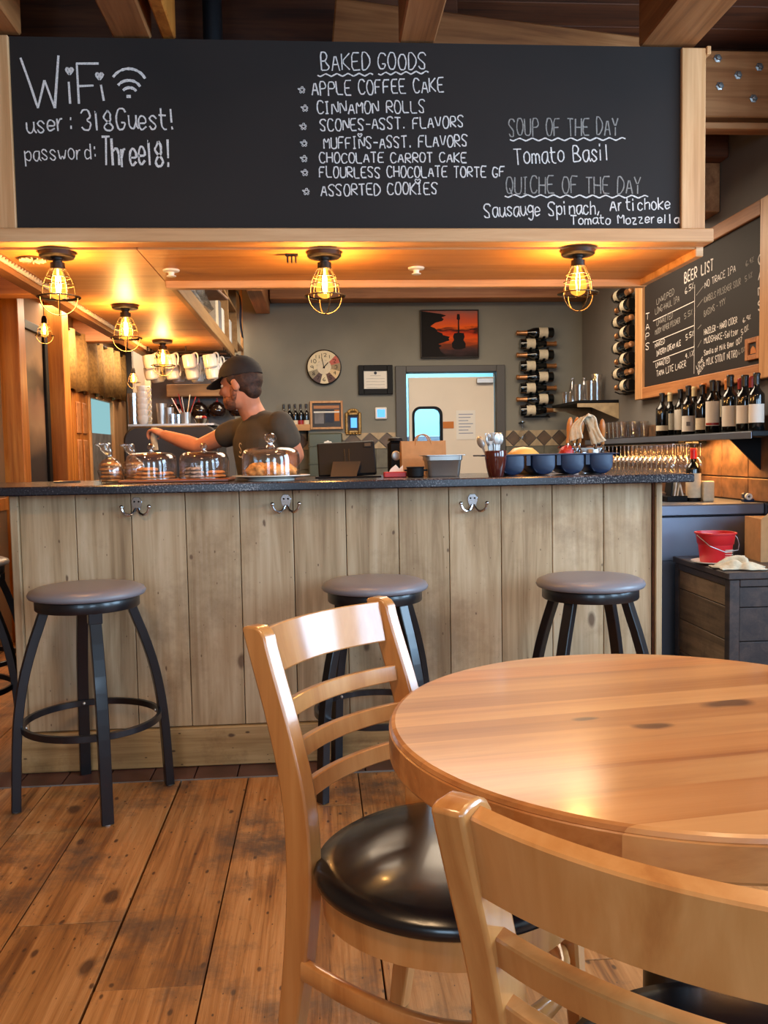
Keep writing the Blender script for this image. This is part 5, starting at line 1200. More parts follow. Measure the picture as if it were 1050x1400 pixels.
o=M().cbox(-.035,.035,-.03,.03,0,.045,.004).build('brown_box',MT['stone'],None,loc=(XA(901,4.5,RT)+.0,4.5,RT+.0005),smooth=0); tag(o,'small brown box at the left end of the steel counter','box')
t=thing('tape_dispenser','blue and white tape dispenser on the steel counter near the wall','tape dispenser',(XA(1024,4.28,RT),4.28,RT+.0005))
M().cbox(-.035,.035,-.015,.015,0,.016,.003).build('base',MT['navy'],t,smooth=0)
M().cbox(-.035,.0,-.014,.014,.0165,.045,.006).build('housing',MT['navy'],t,smooth=0); M().cbox(.022,.032,-.012,.012,.0165,.046,.003).build('cutter_arm',MT['navy'],t,smooth=0)
M().lathe([(.007,-.008),(.017,-.008),(.017,.008),(.007,.008),(.007,-.008)],20,closed_ends=False).build('roll',MT['whitep'],t,rot=(PI/2,0,0),loc=(-.014,-.0225,.027))
# crate cabinet
cr_=thing('crate_cabinet','dark old plank-sided wooden cabinet holding the red bucket','cabinet',(1.697,3.514,0),math.radians(-1.5))
W_,D_,HH=.47,.60,.65
M().box(.012,W_-.012,.012,D_-.012,.02,HH-.03).build('carcass',MT['slab'],cr_,smooth=0)
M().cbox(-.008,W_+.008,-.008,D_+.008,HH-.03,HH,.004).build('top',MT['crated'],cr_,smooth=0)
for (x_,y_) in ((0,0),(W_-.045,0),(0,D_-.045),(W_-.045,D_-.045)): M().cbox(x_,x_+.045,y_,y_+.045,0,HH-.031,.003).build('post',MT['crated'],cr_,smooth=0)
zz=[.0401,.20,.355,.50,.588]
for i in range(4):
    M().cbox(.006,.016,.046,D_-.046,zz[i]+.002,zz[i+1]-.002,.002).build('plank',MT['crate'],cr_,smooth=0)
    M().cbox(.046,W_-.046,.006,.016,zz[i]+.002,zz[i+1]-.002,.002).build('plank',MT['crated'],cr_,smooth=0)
for z0,z1 in ((.004,.04),(.589,.619)):
    M().cbox(.0,.02,.0455,D_-.0455,z0,z1,.002).build('rail',MT['crated'],cr_,smooth=0); M().cbox(.0455,W_-.0455,0,.02,z0,z1,.002).build('rail',MT['crated'],cr_,smooth=0)
p=PZ(978,765,HH); bx_,by_=1.80,3.80
bx_=XA(978,3.82,HH+.07); by_=3.82
pl=M().lathe([(0,0),(.07,0),(.10,.010),(.10,.014),(.068,.004),(0,.004)],32).build('bucket_plate',MT['white'],None,loc=(bx_-.01,by_-.01,HH+.001)); tag(pl,'white plate lying under the red bucket on the cabinet','plate')
t=thing('red_bucket','red plastic bucket with wire handle on the dark cabinet','bucket',(bx_,by_,HH+.0062))
hB=.135
def sq(r,z,k=.75): return [(r*math.copysign(abs(math.cos(a))**k,math.cos(a)),r*math.copysign(abs(math.sin(a))**k,math.sin(a)),z) for a in [2*PI*i/32 for i in range(32)]]
M().ring([sq(.060,0),sq(.062,.003),sq(.070,hB*.6),sq(.074,hB*.62),sq(.080,hB-.008),sq(.086,hB-.006),sq(.086,hB),sq(.078,hB),sq(.066,hB*.5),sq(.058,.006)]).build('pail',MT['bucket'],t,smooth=50)
hp=[(.088*math.cos(a),.02+.05*math.sin(a)*0-.0,hB-.02-.055*math.sin(a)) for a in [PI*i/14 for i in range(15)]]
M().tube([(.088,.0,hB-.012),(.098,-.01,hB-.03),(.096,-.03,hB-.055),(.07,-.075,hB-.075),(.0,-.092,hB-.08),(-.06,-.078,hB-.055),(-.086,-.0,hB-.012)],.002,6).build('handle',MT['steel'],t)
c=Chalk(.003)
for k in range(4): c.stroke([(.012,.030+k*.010),(.048,.030+k*.010)],lambda a,b,h:(a,-.0665-.0006-b*.10-h*0,b))
c.build('printed_label',MT['label'],t,smooth=0,merge=False)
# rag
m=M(); n=44; v=[];f=[]
for i in range(n+1):
    for j in range(n+1):
        u,w2=i/n-.5,j/n-.5; rr_=math.sqrt((u*2)**2+(w2*2)**2); e=max(0,1-rr_**2.2)
        fold=abs(math.sin(11*u+4*math.sin(5*w2)+1))*.6+abs(math.sin(13*w2+5*u))*.4
        off=.06 if u<.1 else 0
        z=.003+e*(.016+.030*fold*(1.3 if u<.12 else .35))
        v.append((u*.20*(1+.12*math.sin(6*w2)+.05*math.sin(17*w2)),w2*.14*(1+.16*math.sin(7*u)+.06*math.sin(19*u)),z))
for i in range(n):
    for j in range(n): a=i*(n+1)+j; f.append((a,a+1,a+n+2,a+n+1))
m.add(v,f); o=m.build('rag',MT['cloth'],None,loc=(XA(1008,3.64,HH+.01),3.62,HH+.001),rot=-.15,merge=False,smooth=180); o.modifiers.new('s','SOLIDIFY').thickness=.004; tag(o,'crumpled cream rag in front of the red bucket','rag')
t=thing('cardboard_box','brown cardboard box standing on the dark cabinet at the right','box',(XA(1040,3.80,HH),3.80,HH+.001),-.12)
M().box(0,.22,0,.2,0,.195).build('carton',MT['kraft'],t,smooth=0); M().prism([(0,.195),(.22,.195),(.26,.215),(.03,.22)],-.003,0,'y').build('flap',MT['kraft'],t,smooth=0)
# notice on partition edge
# ======================= ESPRESSO CORNER =======================
ec=thing('espresso_counter','low work counter carrying the espresso machine behind the bar','counter',(0,0,0))
M().cbox(-1.35,-.50,5.25,5.95,0,.82,.004).build('cabinet',MT['blackp'],ec,smooth=0); M().cbox(-1.37,-.48,5.22,5.97,.822,.855,.004).build('worktop',MT['steeld'],ec,smooth=0)
Ym=5.35; mx0,mx1=XA(169,Ym,1.2),XA(300,Ym,1.2); mz=PY(230,582,Ym).z
t=thing('espresso_machine','large rounded dark espresso machine seen from behind under the stacked cups','coffee machine',((mx0+mx1)/2,Ym,0)); w_=(mx1-mx0)/2
M().prism(rr(-w_,w_,.87,mz,.09,8),0,.42,'y').build('body',MT['machine'],t,smooth=40,bevel=.012)
M().box(-w_*.9,w_*.9,.02,.40,mz+.0005,mz+.012).build('cup_tray',MT['steel'],t,smooth=0)
for sx in (-.8,.8): M().lathe([(0,0),(.025,0),(.02,.014),(0,.014)],16).build('foot',MT['chrome'],t,loc=(w_*sx,.2,.8555))
M().cbox(w_*.5,w_*.62,-.02,-.001,1.0,1.12,.003).build('lever_plate',MT['steel'],t,smooth=0)
mzt=mz+.0125
def cup(loc,rz,s=1.0,label='',mat='white',group='stacked white cups on the espresso machine',name='cup'):
    t=thing(name,label,'cup',loc,rz,group)
    M().lathe([(0,0),(.022*s,0),(.030*s,.010*s),(.036*s,.035*s),(.037*s,.055*s),(.034*s,.055*s),(.033*s,.035*s),(.026*s,.012*s),(0,.008*s)],20).build('body',MT[mat],t)
    M().tube([(.034*s,0,.046*s),(.050*s,0,.050*s),(.058*s,0,.034*s),(.050*s,0,.018*s),(.031*s,0,.014*s)],.0045*s,7).build('handle',MT[mat],t)
    return t
Yc_=Ym+.10
lv=['bottom','second','third','fourth','fifth','topmost']
cx0=XA(197,Yc_,1.3); c0=None
for k in range(6):
    lab='white cup in the stack by the left end of the espresso machine, %s'%lv[k]
    if c0 is None: c0=cup((cx0,Yc_,mzt),-.3,.95,lab); o=c0
    else: o=dup(c0,(cx0,Yc_,mzt+k*.036),-.3,lab)
cx1=XA(187,Yc_,1.3)-.0
o=M().lathe([(0,0),(.03,0),(.036,.19),(.033,.19),(.028,.005),(0,.005)],20).build('glass_cylinder',MT['glass2'],None,loc=(cx1-.015,Yc_+.02,mzt)); tag(o,'tall glass cylinder beside the stacked white cups','glass')
for px,h,l in ((222,.125,'tall steel shaker on the espresso machine left of the glass'),(232,.10,'shorter steel shaker next to the tall one on the espresso machine')):
    o=M().lathe([(0,0),(.024,0),(.032,h),(.029,h),(.022,.006),(0,.006)],20).build('steel_shaker',MT['steel'],None,loc=(XA(px,Yc_,1.3),Yc_,mzt)); tag(o,l,'shaker')
for k,px in enumerate((238,244)):
    o=M().lathe([(0,0),(.022,0),(.024,.06),(.021,.06),(.02,.005),(0,.005)],18).build('shot_glass',MT['glass2'],None,loc=(XA(px,Yc_,1.3)+.0,Yc_+.05*(k)-.04,mzt)); tag(o,'small clear shot glass on the espresso machine, %s'%('nearer the shakers' if k==0 else 'nearer the spoon jar'),'glass')
xj=XA(255,Yc_,1.3); t=thing('straw_jar','steel jar of red and white stirrers on the espresso machine','jar',(xj,Yc_,mzt))
M().lathe([(0,0),(.028,0),(.032,.07),(.029,.07),(.026,.005),(0,.005)],20).build('jar',MT['steel'],t)
for k in range(8):
    a=k*.8; d=Vector((math.cos(a)*.5+.15*(k%3-1),math.sin(a)*.2,1)).normalized()
    M().tube([Vector((.008*math.cos(a),.008*math.sin(a),.01)),Vector((.008*math.cos(a),.008*math.sin(a),.01))+d*(.155+.01*(k%3))],.0028,6).build('stirrer',MT['red' if k%2 else 'white'],t)
t=thing('sugar_bowl','small dark bowl with white packets next to the barista elbow','bowl',(XA(277,Yc_,1.2),Yc_-.0,mzt))
o=t; M().lathe([(0,0),(.03,0),(.045,.03),(.042,.03),(.028,.005),(0,.005)],20).build('bowl',MT['maroon'],t); 
for k in range(3): M().ell((-.02+.018*k,-.004*k,.036),(.018,.014,.012)).build('packet',MT['whitep' if k<2 else 'red'],t)
# mug rack: white mugs hung by the handle from bars below the soffit, wood shelf behind with dark pots
mr_=thing('mug_rack','wood board with dark rails below the soffit from which white mugs hang','rack',(0,0,0))
ys_=[5.75,5.98,6.21]
for yy in ys_: M().tube([(-1.08,yy,SZ-.035),(-.58,yy,SZ-.035)],.005,8).build('rail',MT['bronze'],mr_)
for yy in ys_:
    for xx in (-1.07,-.83,-.59): M().tube([(xx,yy,SZ-.001),(xx,yy,SZ-.035)],.004,6).build('hanger',MT['bronze'],mr_)
mug0=None; cl=['leftmost','second','third','fourth']; rl=['front row','middle row','back row']
for r_i,yy in enumerate(ys_):
    for k,px in enumerate((209,236,263,291)):
        xx=XA(px,5.75,1.8)+.012*r_i; lab='white mug hanging below the soffit, %s of the %s'%(cl[k],rl[r_i])
        if mug0 is None:
            mug0=thing('hanging_mug',lab,'mug',(0,0,0),group='white mugs hanging under the soffit')
            M().lathe([(0,0),(.034,0),(.042,.008),(.044,.05),(.042,.085),(.039,.085),(.040,.05),(.036,.010),(0,.006)],24).build('body',MT['white'],mug0,loc=(-.042,0,-.098),rot=(0,math.radians(-8),0))
            M().tube(smoothp([(.000,0,-.075+.0),(.004,0,-.050),(.006,0,-.020),(-.004,0,.002),(-.022,0,-.004),(-.034,0,-.018)],1),.0055,8).build('handle',MT['white'],mug0); o=mug0
        else: o=dup(mug0,(0,0,0),label=lab)
        o.location=(xx+.03,yy,SZ-.035-.009); o.rotation_euler=(0,0,.25 if k%2 else .1)
# second tier of mugs just below, hung on the same rails by their own hooks
for r_i,yy in enumerate(ys_[:2]):
    for k,px in enumerate((214,243,270,297)):
        lab='white mug hung lower under the first mugs, %s of the %s'%(cl[k],'near tier' if r_i==0 else 'far tier')
        o=dup(mug0,(XA(px,5.9,1.7)+.02,yy+.115,SZ-.105),.3,lab)
        h=M().tube([(0,0,.006),(0,0,.078)],.003,6).build('hook',MT['bronze'],o,loc=(0,0,0))
    M().tube([(-1.08,yy+.115,SZ-.028),(-.58,yy+.115,SZ-.028)],.005,8).build('rail',MT['bronze'],mr_)
    for xx in (-1.07,-.59): M().tube([(xx,yy+.115,SZ-.001),(xx,yy+.115,SZ-.028)],.004,6).build('hanger',MT['bronze'],mr_)
# cream panel wall behind the coffee corner with shelf and hanging dark pots
YP=6.62
struct('wall_coffee_panel',M().box(XA(207,YP,1.5),-.62,YP+.02,YP+.10,0,SZ+.15),'wallr')
t=thing('coffee_shelf','thick wooden shelf board behind the hanging mugs','shelf',(0,0,0)); xs0,xs1=XA(228,6.4,1.6),XA(311,6.4,1.6)
zb0,zb1=PY(270,542,6.4).z,PY(270,525,6.4).z
M().cbox(xs0,xs1+.12,6.4,YP+.02,zb0,zb1,.004).build('board',MT['shelfw'],t,smooth=0)
pot0=None
for k,px in enumerate((240,272,297,325)):
    lab='dark round coffee pot hanging under the wooden shelf, %s'%['leftmost','beside the stirrers','third from the left','half hidden behind the barista'][k]
    s=1.25 if k==0 else .95
    if pot0 is None:
        pot0=thing('hanging_pot',lab,'pot',(0,0,0),group='dark pots hanging under the shelf')
        M().lathe([(0,-.15),(.045,-.148),(.066,-.125),(.070,-.095),(.055,-.060),(.030,-.045),(.028,-.038),(0,-.036)],24).build('body',MT['maroon'],pot0)
        M().tube(smoothp([(0,0,-.036),(.003,0,-.02),(.0,0,-.004)]),.005,7).build('loop',MT['red'],pot0); M().lathe([(0,-.04),(.012,-.038),(.010,-.028),(0,-.026)],12).build('knob',MT['red'],pot0); o=pot0
    else: o=dup(pot0,(0,0,0),label=lab)
    o.location=(XA(px,6.5,1.5),6.5,zb0-.001); o.scale=(s,s,s)
# ---- cubby shelf on top of the soffit
cb=thing('cubby_shelf','plywood cubby shelf standing on the soffit edge, filled with bags and boxes','shelf',(0,0,0))
cz0,cz1=SZ+.0505,2.61; cx_,cw=-.572,-.95
def cub(x0,x1,y0,y1,z0,z1,n): M().cbox(x0,x1,y0,y1,z0,z1,.002).build(n,MT['cubby'],cb,smooth=0)
cub(cw,cw+.012,3.75,7.1,cz0,cz1,'back_panel')
for yy in (3.78,5.95,6.55): cub(cw+.013,cx_,yy,yy+.022,cz0,cz1,'divider')
for y0,y1 in ((3.803,5.949),(5.973,6.549)):
    cub(cw+.013,cx_,y0 if y0>5 else 5.25,y1,2.22,2.238,'shelf_board'); cub(cw+.013,cx_,y0,y1,cz0,cz0+.015,'shelf_board')
cub(cw+.013,cx_,6.573,7.099,2.0,2.018,'shelf_board'); 
cub(cx_-.02,cx_,7.1,7.12,1.95,cz1,'end_post')
def lump_thing(name,label,cat,loc,r,mat,seed,par=None):
    o=lump(r,seed).build(name,MT[mat],par,loc=loc,smooth=180)
    if not par: tag(o,label,cat)
    return o
zf_=cz0+.0155
t=thing('sleeve_bag','clear plastic bag of folded brown paper sleeves bulging out of the cubby shelf','bag',(-.73,4.6,zf_))
for k in range(7): M().cbox(-.16,.20-.012*(k%3),-.52,.50,.105+k*.020,.122+k*.020,.004).build('paper_stack',MT['kraft2'] if 'kraft2' in MT else MT.setdefault('kraft2',plain('brown_napkin_paper',(150,116,92),.85,noise=.08,nscale=30)),t,rot=(0,.05*(k%2),.03*(k-3)),smooth=0)
lump((.15,.50,.05),3).build('plastic_film',MT['film'],t,loc=(.03,0,.045),smooth=180)
lump((.14,.36,.045),13).build('crumpled_film',MT['labelw'],t,loc=(.0,.1,.04),smooth=180)
for k,(yy,l,mt,h) in enumerate(((5.42,'white carton with dark label in the lower cubby, nearest the bag','label',.2),(5.58,'thin grey box next to the white carton in the lower cubby','greycloth',.19),(5.76,'second pale carton in the lower cubby','labelw',.17),(6.25,'white bottle in the lower back cubby','whitep',.17))):
    o=M().cbox(-.13,.13,-.05,.05,0,h,.006).build('carton' if k<3 else 'white_tub',MT[mt],None,loc=(-.715,yy,zf_),smooth=0); tag(o,l,'box')
for k,(yy,l) in enumerate(((6.12,'pale crumpled bag in the upper back cubby'),(6.44,'cream wrapped bundle in the upper back cubby'))):
    lump_thing('wrapped_bundle',l,'bundle',(-.74,yy,2.239+.10*.8),(.12,.075,.10),'label' if k else 'cloth',k+30)
t=ribbon_cloth([(0,0,0),(.02,0,-.02),(.03,-.01,-.10),(.02,0,-.22),(.035,0,-.34)],.13,'bluecloth','hanging_apron','dark blue apron hanging from the back end of the cubby shelf','apron',(-.595,6.86,2.42),side=(0,1,0))
lump_thing('dark_bundle','dark crumpled garment on the lowest ledge at the back end of the cubby shelf','garment',(-.74,6.95,2.0185+.07*.8),(.11,.09,.07),'greycloth',44)
# ======================= BARISTA =======================
def W3(px,py,Y): p=PY(px,py,Y); return Vector(p)
root=Vector((W3(360,620,4.2).x,4.22,0))
man=thing('person','man in black cap and dark shirt behind the bar, arm stretched out','person',tuple(root))
def L3(px,py,Y): return W3(px,py,Y)-root
def limb(m,pts,rs,n=14):
    for (a,b),(r0,r1) in zip(zip(pts,pts[1:]),zip(rs,rs[1:])): m.tube([a,b],[r0,r1],n)
    for p,r in zip(pts,rs): m.ell(p,(r,r,r),n,8)
def remeshed(m,name,mat,parent,vox=.008,sm=4,loc=None,rot=None):
    o=m.build(name,MT[mat],parent,merge=False,smooth=180,loc=loc,rot=rot)
    r=o.modifiers.new('r','REMESH'); r.mode='VOXEL'; r.voxel_size=vox; r.use_smooth_shade=True
    s=o.modifiers.new('s','SMOOTH'); s.factor=.5; s.iterations=sm
    return o
shN=L3(383,577,4.07); shF=L3(333,585,4.40)      # near and far shoulder
lat=(shN-shF); lat.z=0; lat.normalize(); fwd=Vector((lat.y,-lat.x,0)).normalized()
if fwd.x>0: fwd=-fwd
mid=(shN+shF)/2; hipc=Vector((.02,.0,.93))
def tors(prof,bulge=0):
    loops=[]
    for z,hw,hd,off in prof:
        t=(z-.93)/(mid.z-.93); c=hipc.lerp(Vector((mid.x,mid.y,mid.z)),max(0,min(1.1,t))); c.z=z; c=c+fwd*off
        loops.append([c+lat*(hw*math.copysign(abs(math.cos(a))**.85,math.cos(a)))+fwd*(hd*math.copysign(abs(math.sin(a))**.9,math.sin(a))) for a in [2*PI*i/24 for i in range(24)]])
    return loops
zs_=mid.z
hc=L3(328,526,4.20); nk=L3(341,556,4.235)
hd=(Vector((-.93,.36,0))).normalized()          # where the face points
b=M()
b.ring(tors([(.86,.13,.09,0),(.93,.155,.105,0),(1.05,.14,.095,0),(1.2,.16,.105,0),(zs_-.06,.165,.10,0),(zs_,.12,.075,0),(zs_+.03,.07,.06,0)]))
limb(b,[Vector((mid.x,mid.y,zs_-.02)),nk,hc+Vector((.02,0,-.04))],[.062,.058,.06])
# legs
for s,kx in ((1,.02),(-1,-.02)):
    h=hipc+lat*(.085*s); limb(b,[h+Vector((0,0,-.04)),h+Vector((0,0,-.44))+fwd*.03,h+Vector((0,0,-.86))],[.085,.058,.042])
    a=h+Vector((0,0,-.895)); b.ell(a+fwd*.05,(.11,.05,.035),14,8,Matrix.Rotation(math.atan2(fwd.y,fwd.x),3,'Z'))
# far arm: reaching out to the left of the frame
elb=L3(272,611,4.52); wr=L3(226,595,4.66); hn=L3(212,588,4.70)
limb(b,[shF,shF.lerp(elb,.5),elb],[.055,.048,.040]); limb(b,[elb,elb.lerp(wr,.35),wr],[.040,.041,.027])
# hand with five curled fingers round a pale cloth roll
ax=(hn-wr).normalized(); dn=Vector((0,0,-1)); 
T_=Matrix((ax,ax.cross(dn).normalized(),dn)).transposed()
b.ell(wr+ax*.045,(.045,.040,.018),14,8,T_)
sd_=ax.cross(dn).normalized()
for k in range(4):
    base=wr+ax*(.078-.004*abs(k-1.5))+sd_*((k-1.5)*.019); L=[.036,.041,.038,.030][k]
    p1=base+ax*L*.8+dn*.012; p2=p1+ax*.012+dn*.024; p3=p2-ax*.010+dn*.018
    limb(b,[base-ax*.02,base,p1,p2,p3],[.0095,.0098,.0088,.0082,.0072],10)
th0=wr+ax*.02-sd_*.03; limb(b,[th0,th0+ax*.03-sd_*.018+dn*.012,th0+ax*.052-sd_*.008+dn*.030,th0+ax*.058+sd_*.006+dn*.046],[.012,.0108,.0098,.008],10)
# near arm: bent, hand resting at counter height behind the dome
elN=L3(404,622,3.995+.12); wrN=elN+Vector((-.13,-.02,-.17)); 
limb(b,[shN+Vector((0,0,-.012)),shN.lerp(elN,.5),elN],[.050,.048,.041]); limb(b,[elN,elN.lerp(wrN,.35),wrN],[.041,.042,.027])
axN=(wrN-elN).normalized(); b.ell(wrN+axN*.045,(.045,.036,.018),14,8,Matrix.Rotation(math.atan2(axN.z,axN.x)*-1,3,'Y'))
for k in range(4):
    base=wrN+axN*.075+lat*((k-1.5)*.018); p1=base+axN*.034+Vector((-.006,0,-.006)); p2=p1+Vector((.002,0,-.026)); limb(b,[base-axN*.02,base,p1,p2],[.0095,.0098,.0088,.0075],10)
th0=wrN+axN*.02-lat*.026; limb(b,[th0,th0+axN*.034-lat*.014,th0+axN*.055-lat*.008+Vector((0,0,-.012))],[.012,.0105,.0085],10)
# head
Th=Matrix.Rotation(math.atan2(hd.y,hd.x),3,'Z')@Matrix.Rotation(math.radians(8),3,'Y')
def HP(f,l,u): return hc+Th@Vector((f,l,u))
b.ell(HP(-.012,0,.028),(.096,.076,.090),20,12,Th); b.ell(HP(.018,0,-.030),(.072,.062,.082),20,12,Th)     # skull, face
b.ell(HP(.062,0,-.088),(.026,.030,.020),14,8,Th)      # chin
b.ell(HP(.074,0,.022),(.016,.046,.012),14,8,Th)       # brow
m_=[HP(.084,0,.012),HP(.098,0,-.012),HP(.104,0,-.024)]; limb(b,m_,[.009,.011,.012],10)
for s in (-1,1): b.ell(HP(.094,s*.012,-.028),(.009,.007,.006),10,6,Th)
b.ell(HP(.084,0,-.050),(.010,.022,.005),12,6,Th); b.ell(HP(.083,0,-.060),(.010,.020,.006),12,6,Th)
for s in (-1,1):
    b.ell(HP(.058,s*.038,-.022),(.026,.022,.022),12,8,Th)
    b.ell(HP(-.012,s*.074,-.010),(.019,.009,.030),14,10,Th); b.ell(HP(-.006,s*.080,.006),(.015,.006,.016),12,8,Th)
body=remeshed(b,'body','skin',man,.0068,3)
for s in (-1,1):
    M().ell(HP(.074,s*.030,.004),(.010,.011,.009),12,8,Th).build('eye',MT['white'],man); M().ell(HP(.0825,s*.030,.004),(.003,.0045,.0045),10,6,Th).build('iris',MT['hair'],man)
# beard, hair, cap
bd=M(); bd.ell(HP(.040,0,-.066),(.054,.060,.044),20,10,Th); bd.ell(HP(.066,0,-.092),(.027,.034,.020),14,8,Th)
for s in (-1,1): bd.ell(HP(.012,s*.058,-.034),(.018,.013,.042),12,8,Th)
remeshed(bd,'beard','beard',man,.007,2)
hr=M(); hr.ell(HP(-.030,0,.016),(.0855,.0815,.074),20,12,Th); hr.ell(HP(-.060,0,-.036),(.040,.058,.042),16,10,Th)
for s in (-1,1): hr.ell(HP(.004,s*.071,.030),(.030,.013,.036),12,8,Th)
remeshed(hr,'hair','hair',man,.007,2)
cp=M(); v=[];n=28; loops=[]
for t in [0,.12,.3,.5,.7,.85,.96]:
    a=t*PI/2; loops.append([HP(-.010+.108*math.cos(a)*math.cos(q),.088*math.cos(a)*math.sin(q),.038+.098*math.sin(a)) for q in [2*PI*i/n for i in range(n)]])
loops.append([HP(-.010+.004*math.cos(q),.004*math.sin(q),.1365) for q in [2*PI*i/n for i in range(n)]])
cp.ring(loops,True,True,True); cap=cp.build('cap',MT['cap'],man,merge=False,smooth=60)
vz=M(); L_=[]
for k in range(13):
    q=-1.05+2.1*k/12; L_.append((q,))
top=[];bot=[]
outer_=[HP(.070+.095*math.cos(q*1.15)*1.0,.088*math.sin(q*1.2),.034-.028*math.cos(q*1.15)-.010*abs(math.sin(q))) for (q,) in L_]; inner_=[HP(-.010+.107*math.cos(q),.087*math.sin(q),.040) for (q,) in L_]
dz=Th@Vector((0,0,.004))
vz.ring([[p for p in inner_],[p for p in outer_],[p+dz for p in outer_],[p+dz for p in inner_],[p for p in inner_]],False,False,False); vz.build('visor',MT['cap'],cap,merge=False,smooth=60)
M().ell(HP(-.01,0,.138),(.008,.008,.004)).build('button',MT['cap'],cap)
# shirt
s=M(); s.ring(tors([(.90,.168,.125,0),(.97,.172,.125,0),(1.06,.165,.118,0),(1.2,.182,.128,0),(zs_-.07,.188,.122,0),(zs_-.01,.150,.10,0),(zs_+.025,.095,.078,0),(zs_+.045,.072,.070,-.002)]))
limb(s,[shF+Vector((.0,0,-.012)),shF.lerp(elb,.22),shF.lerp(elb,.38)],[.066,.064,.062]); limb(s,[Vector((mid.x,mid.y,zs_+.0)),shN+Vector((0,0,-.020))],[.072,.058]); limb(s,[Vector((mid.x,mid.y,zs_+.0)),shF+Vector((0,0,-.012))],[.075,.068]); limb(s,[shN+Vector((0,0,-.006)),shN.lerp(elN,.35),shN.lerp(elN,.50)],[.060,.061,.061])
shirt=remeshed(s,'t_shirt','shirt',man,.0085,4)
pn=M(); pn.ring(tors([(.78,.16,.12,0),(.86,.165,.12,0),(.93,.165,.118,0)]))
for sg in (1,-1):
    h=hipc+lat*(.085*sg); limb(pn,[h+Vector((0,0,-.05)),h+Vector((0,0,-.44))+fwd*.03,h+Vector((0,0,-.83))],[.098,.072,.060])
remeshed(pn,'trousers','jeans',man,.011,3)
for sg in (1,-1):
    h=hipc+lat*(.085*sg); f_=M(); f_.ell(h+Vector((0,0,-.888))+fwd*.05,(.135,.052,.04),16,8,Matrix.Rotation(math.atan2(fwd.y,fwd.x),3,'Z')); f_.build('shoe',MT['cap'],man)
# the little leaf-like print on the chest
c=Chalk(.005); pc=L3(319,601,4.2)
n_=fwd
def SP_(a,b_,h): 
    return pcc+lat*a+Vector((0,0,b_))+fwd*h
pcc=Vector((mid.x,mid.y,zs_-.10))+fwd*.132+lat*.045
c.text('S',(-.012,-.03),(.012,-.03),.045,SP_); c.stroke([(-.02,-.045),(0,-.052),(.02,-.045)],SP_); c.build('shirt_print',MT['label'],shirt,merge=False,smooth=0)
# pale cloth roll in the hand
p0=wr+ax*.085+dn*.02; o=M().tube([p0+dn*(-.03),p0+dn*.03+ax*.004,p0+dn*.085-ax*.01],[.014,.017,.013],14).build('cloth_roll',MT['cloth'],None,loc=tuple(root)); tag(o,'rolled cream cloth held in the hand of the man behind the bar','cloth')

# ======================= BAR STOOLS =======================
def make_stool(label):
    t=thing('bar_stool',label,'stool',(0,0,0),group='round grey-topped bar stools')
    M().lathe([(0,.735),(.12,.7345),(.165,.731),(.186,.722),(.192,.711),(.188,.702),(.178,.699),(0,.699)],48).build('seat_cushion',MT['vinyl'],t,smooth=60)
    M().lathe([(0,.698),(.168,.698),(.170,.695),(.170,.664),(.168,.661),(.150,.661),(.150,.672),(0,.672)],48).build('seat_ring',MT['black'],t)
    for k in range(4):
        a=k*PI/2; d=Vector((math.cos(a),math.sin(a),0)); side=Vector((-math.sin(a),math.cos(a),0))
        pts=[d*r+Vector((0,0,z)) for r,z in ((.138,.668),(.150,.63),(.183,.54),(.212,.44),(.230,.34),(.240,.25),(.247,.12),(.252,.004))]
        M().bar(smoothp(pts,1),.038,.030,side=side,c=.15).build('leg',MT['black'],t,smooth=0)
        M().cbox(-.022,.022,-.018,.018,0,.04,.002).build('leg_bracket',MT['black'],t,loc=tuple(d*.150+Vector((0,0,.628))),rot=a+PI/2,smooth=0) if k==0 else None
        M().lathe([(0,0),(.012,0),(.012,.004),(0,.004)],10).build('glide',MT['steel'],t,loc=tuple(d*.252))
    m=M(); m.bar([(.222*math.cos(2*PI*i/48),.222*math.sin(2*PI*i/48),.275) for i in range(48)],.022,.014,side=(0,0,1),closed=True); m.build('foot_ring',MT['black'],t,smooth=40)
    for k in range(4):
        a=k*PI/2; M().ell((.212*math.cos(a),.212*math.sin(a),.275),(.006,.006,.006)).build('screw',MT['steel'],t)
    return t
st=make_stool('bar stool with round grey vinyl seat at the left end of the plank-clad bar')
st.location=(-.795,3.035,0); st.rotation_euler=(0,0,math.radians(-68)); st.scale=(1.01,1.01,1.01)
for (x,y,a,l,sc_) in ((.187,3.035,math.radians(-144),'bar stool with round grey seat behind the slatted wooden chair',.97),(.93,2.96,PI/4,'round grey bar stool between the pine table and the right bar end',.97),(-1.60,4.05,.4,'bar stool farther back, half out of the picture beyond the end of the bar',1.0),(-1.455,3.52,.1,'bar stool nearest behind the left end of the bar, cut off by the picture edge',1.0)):
    o=dup(st,(x,y,0),a,l); o.scale=(sc_,sc_,1.0)

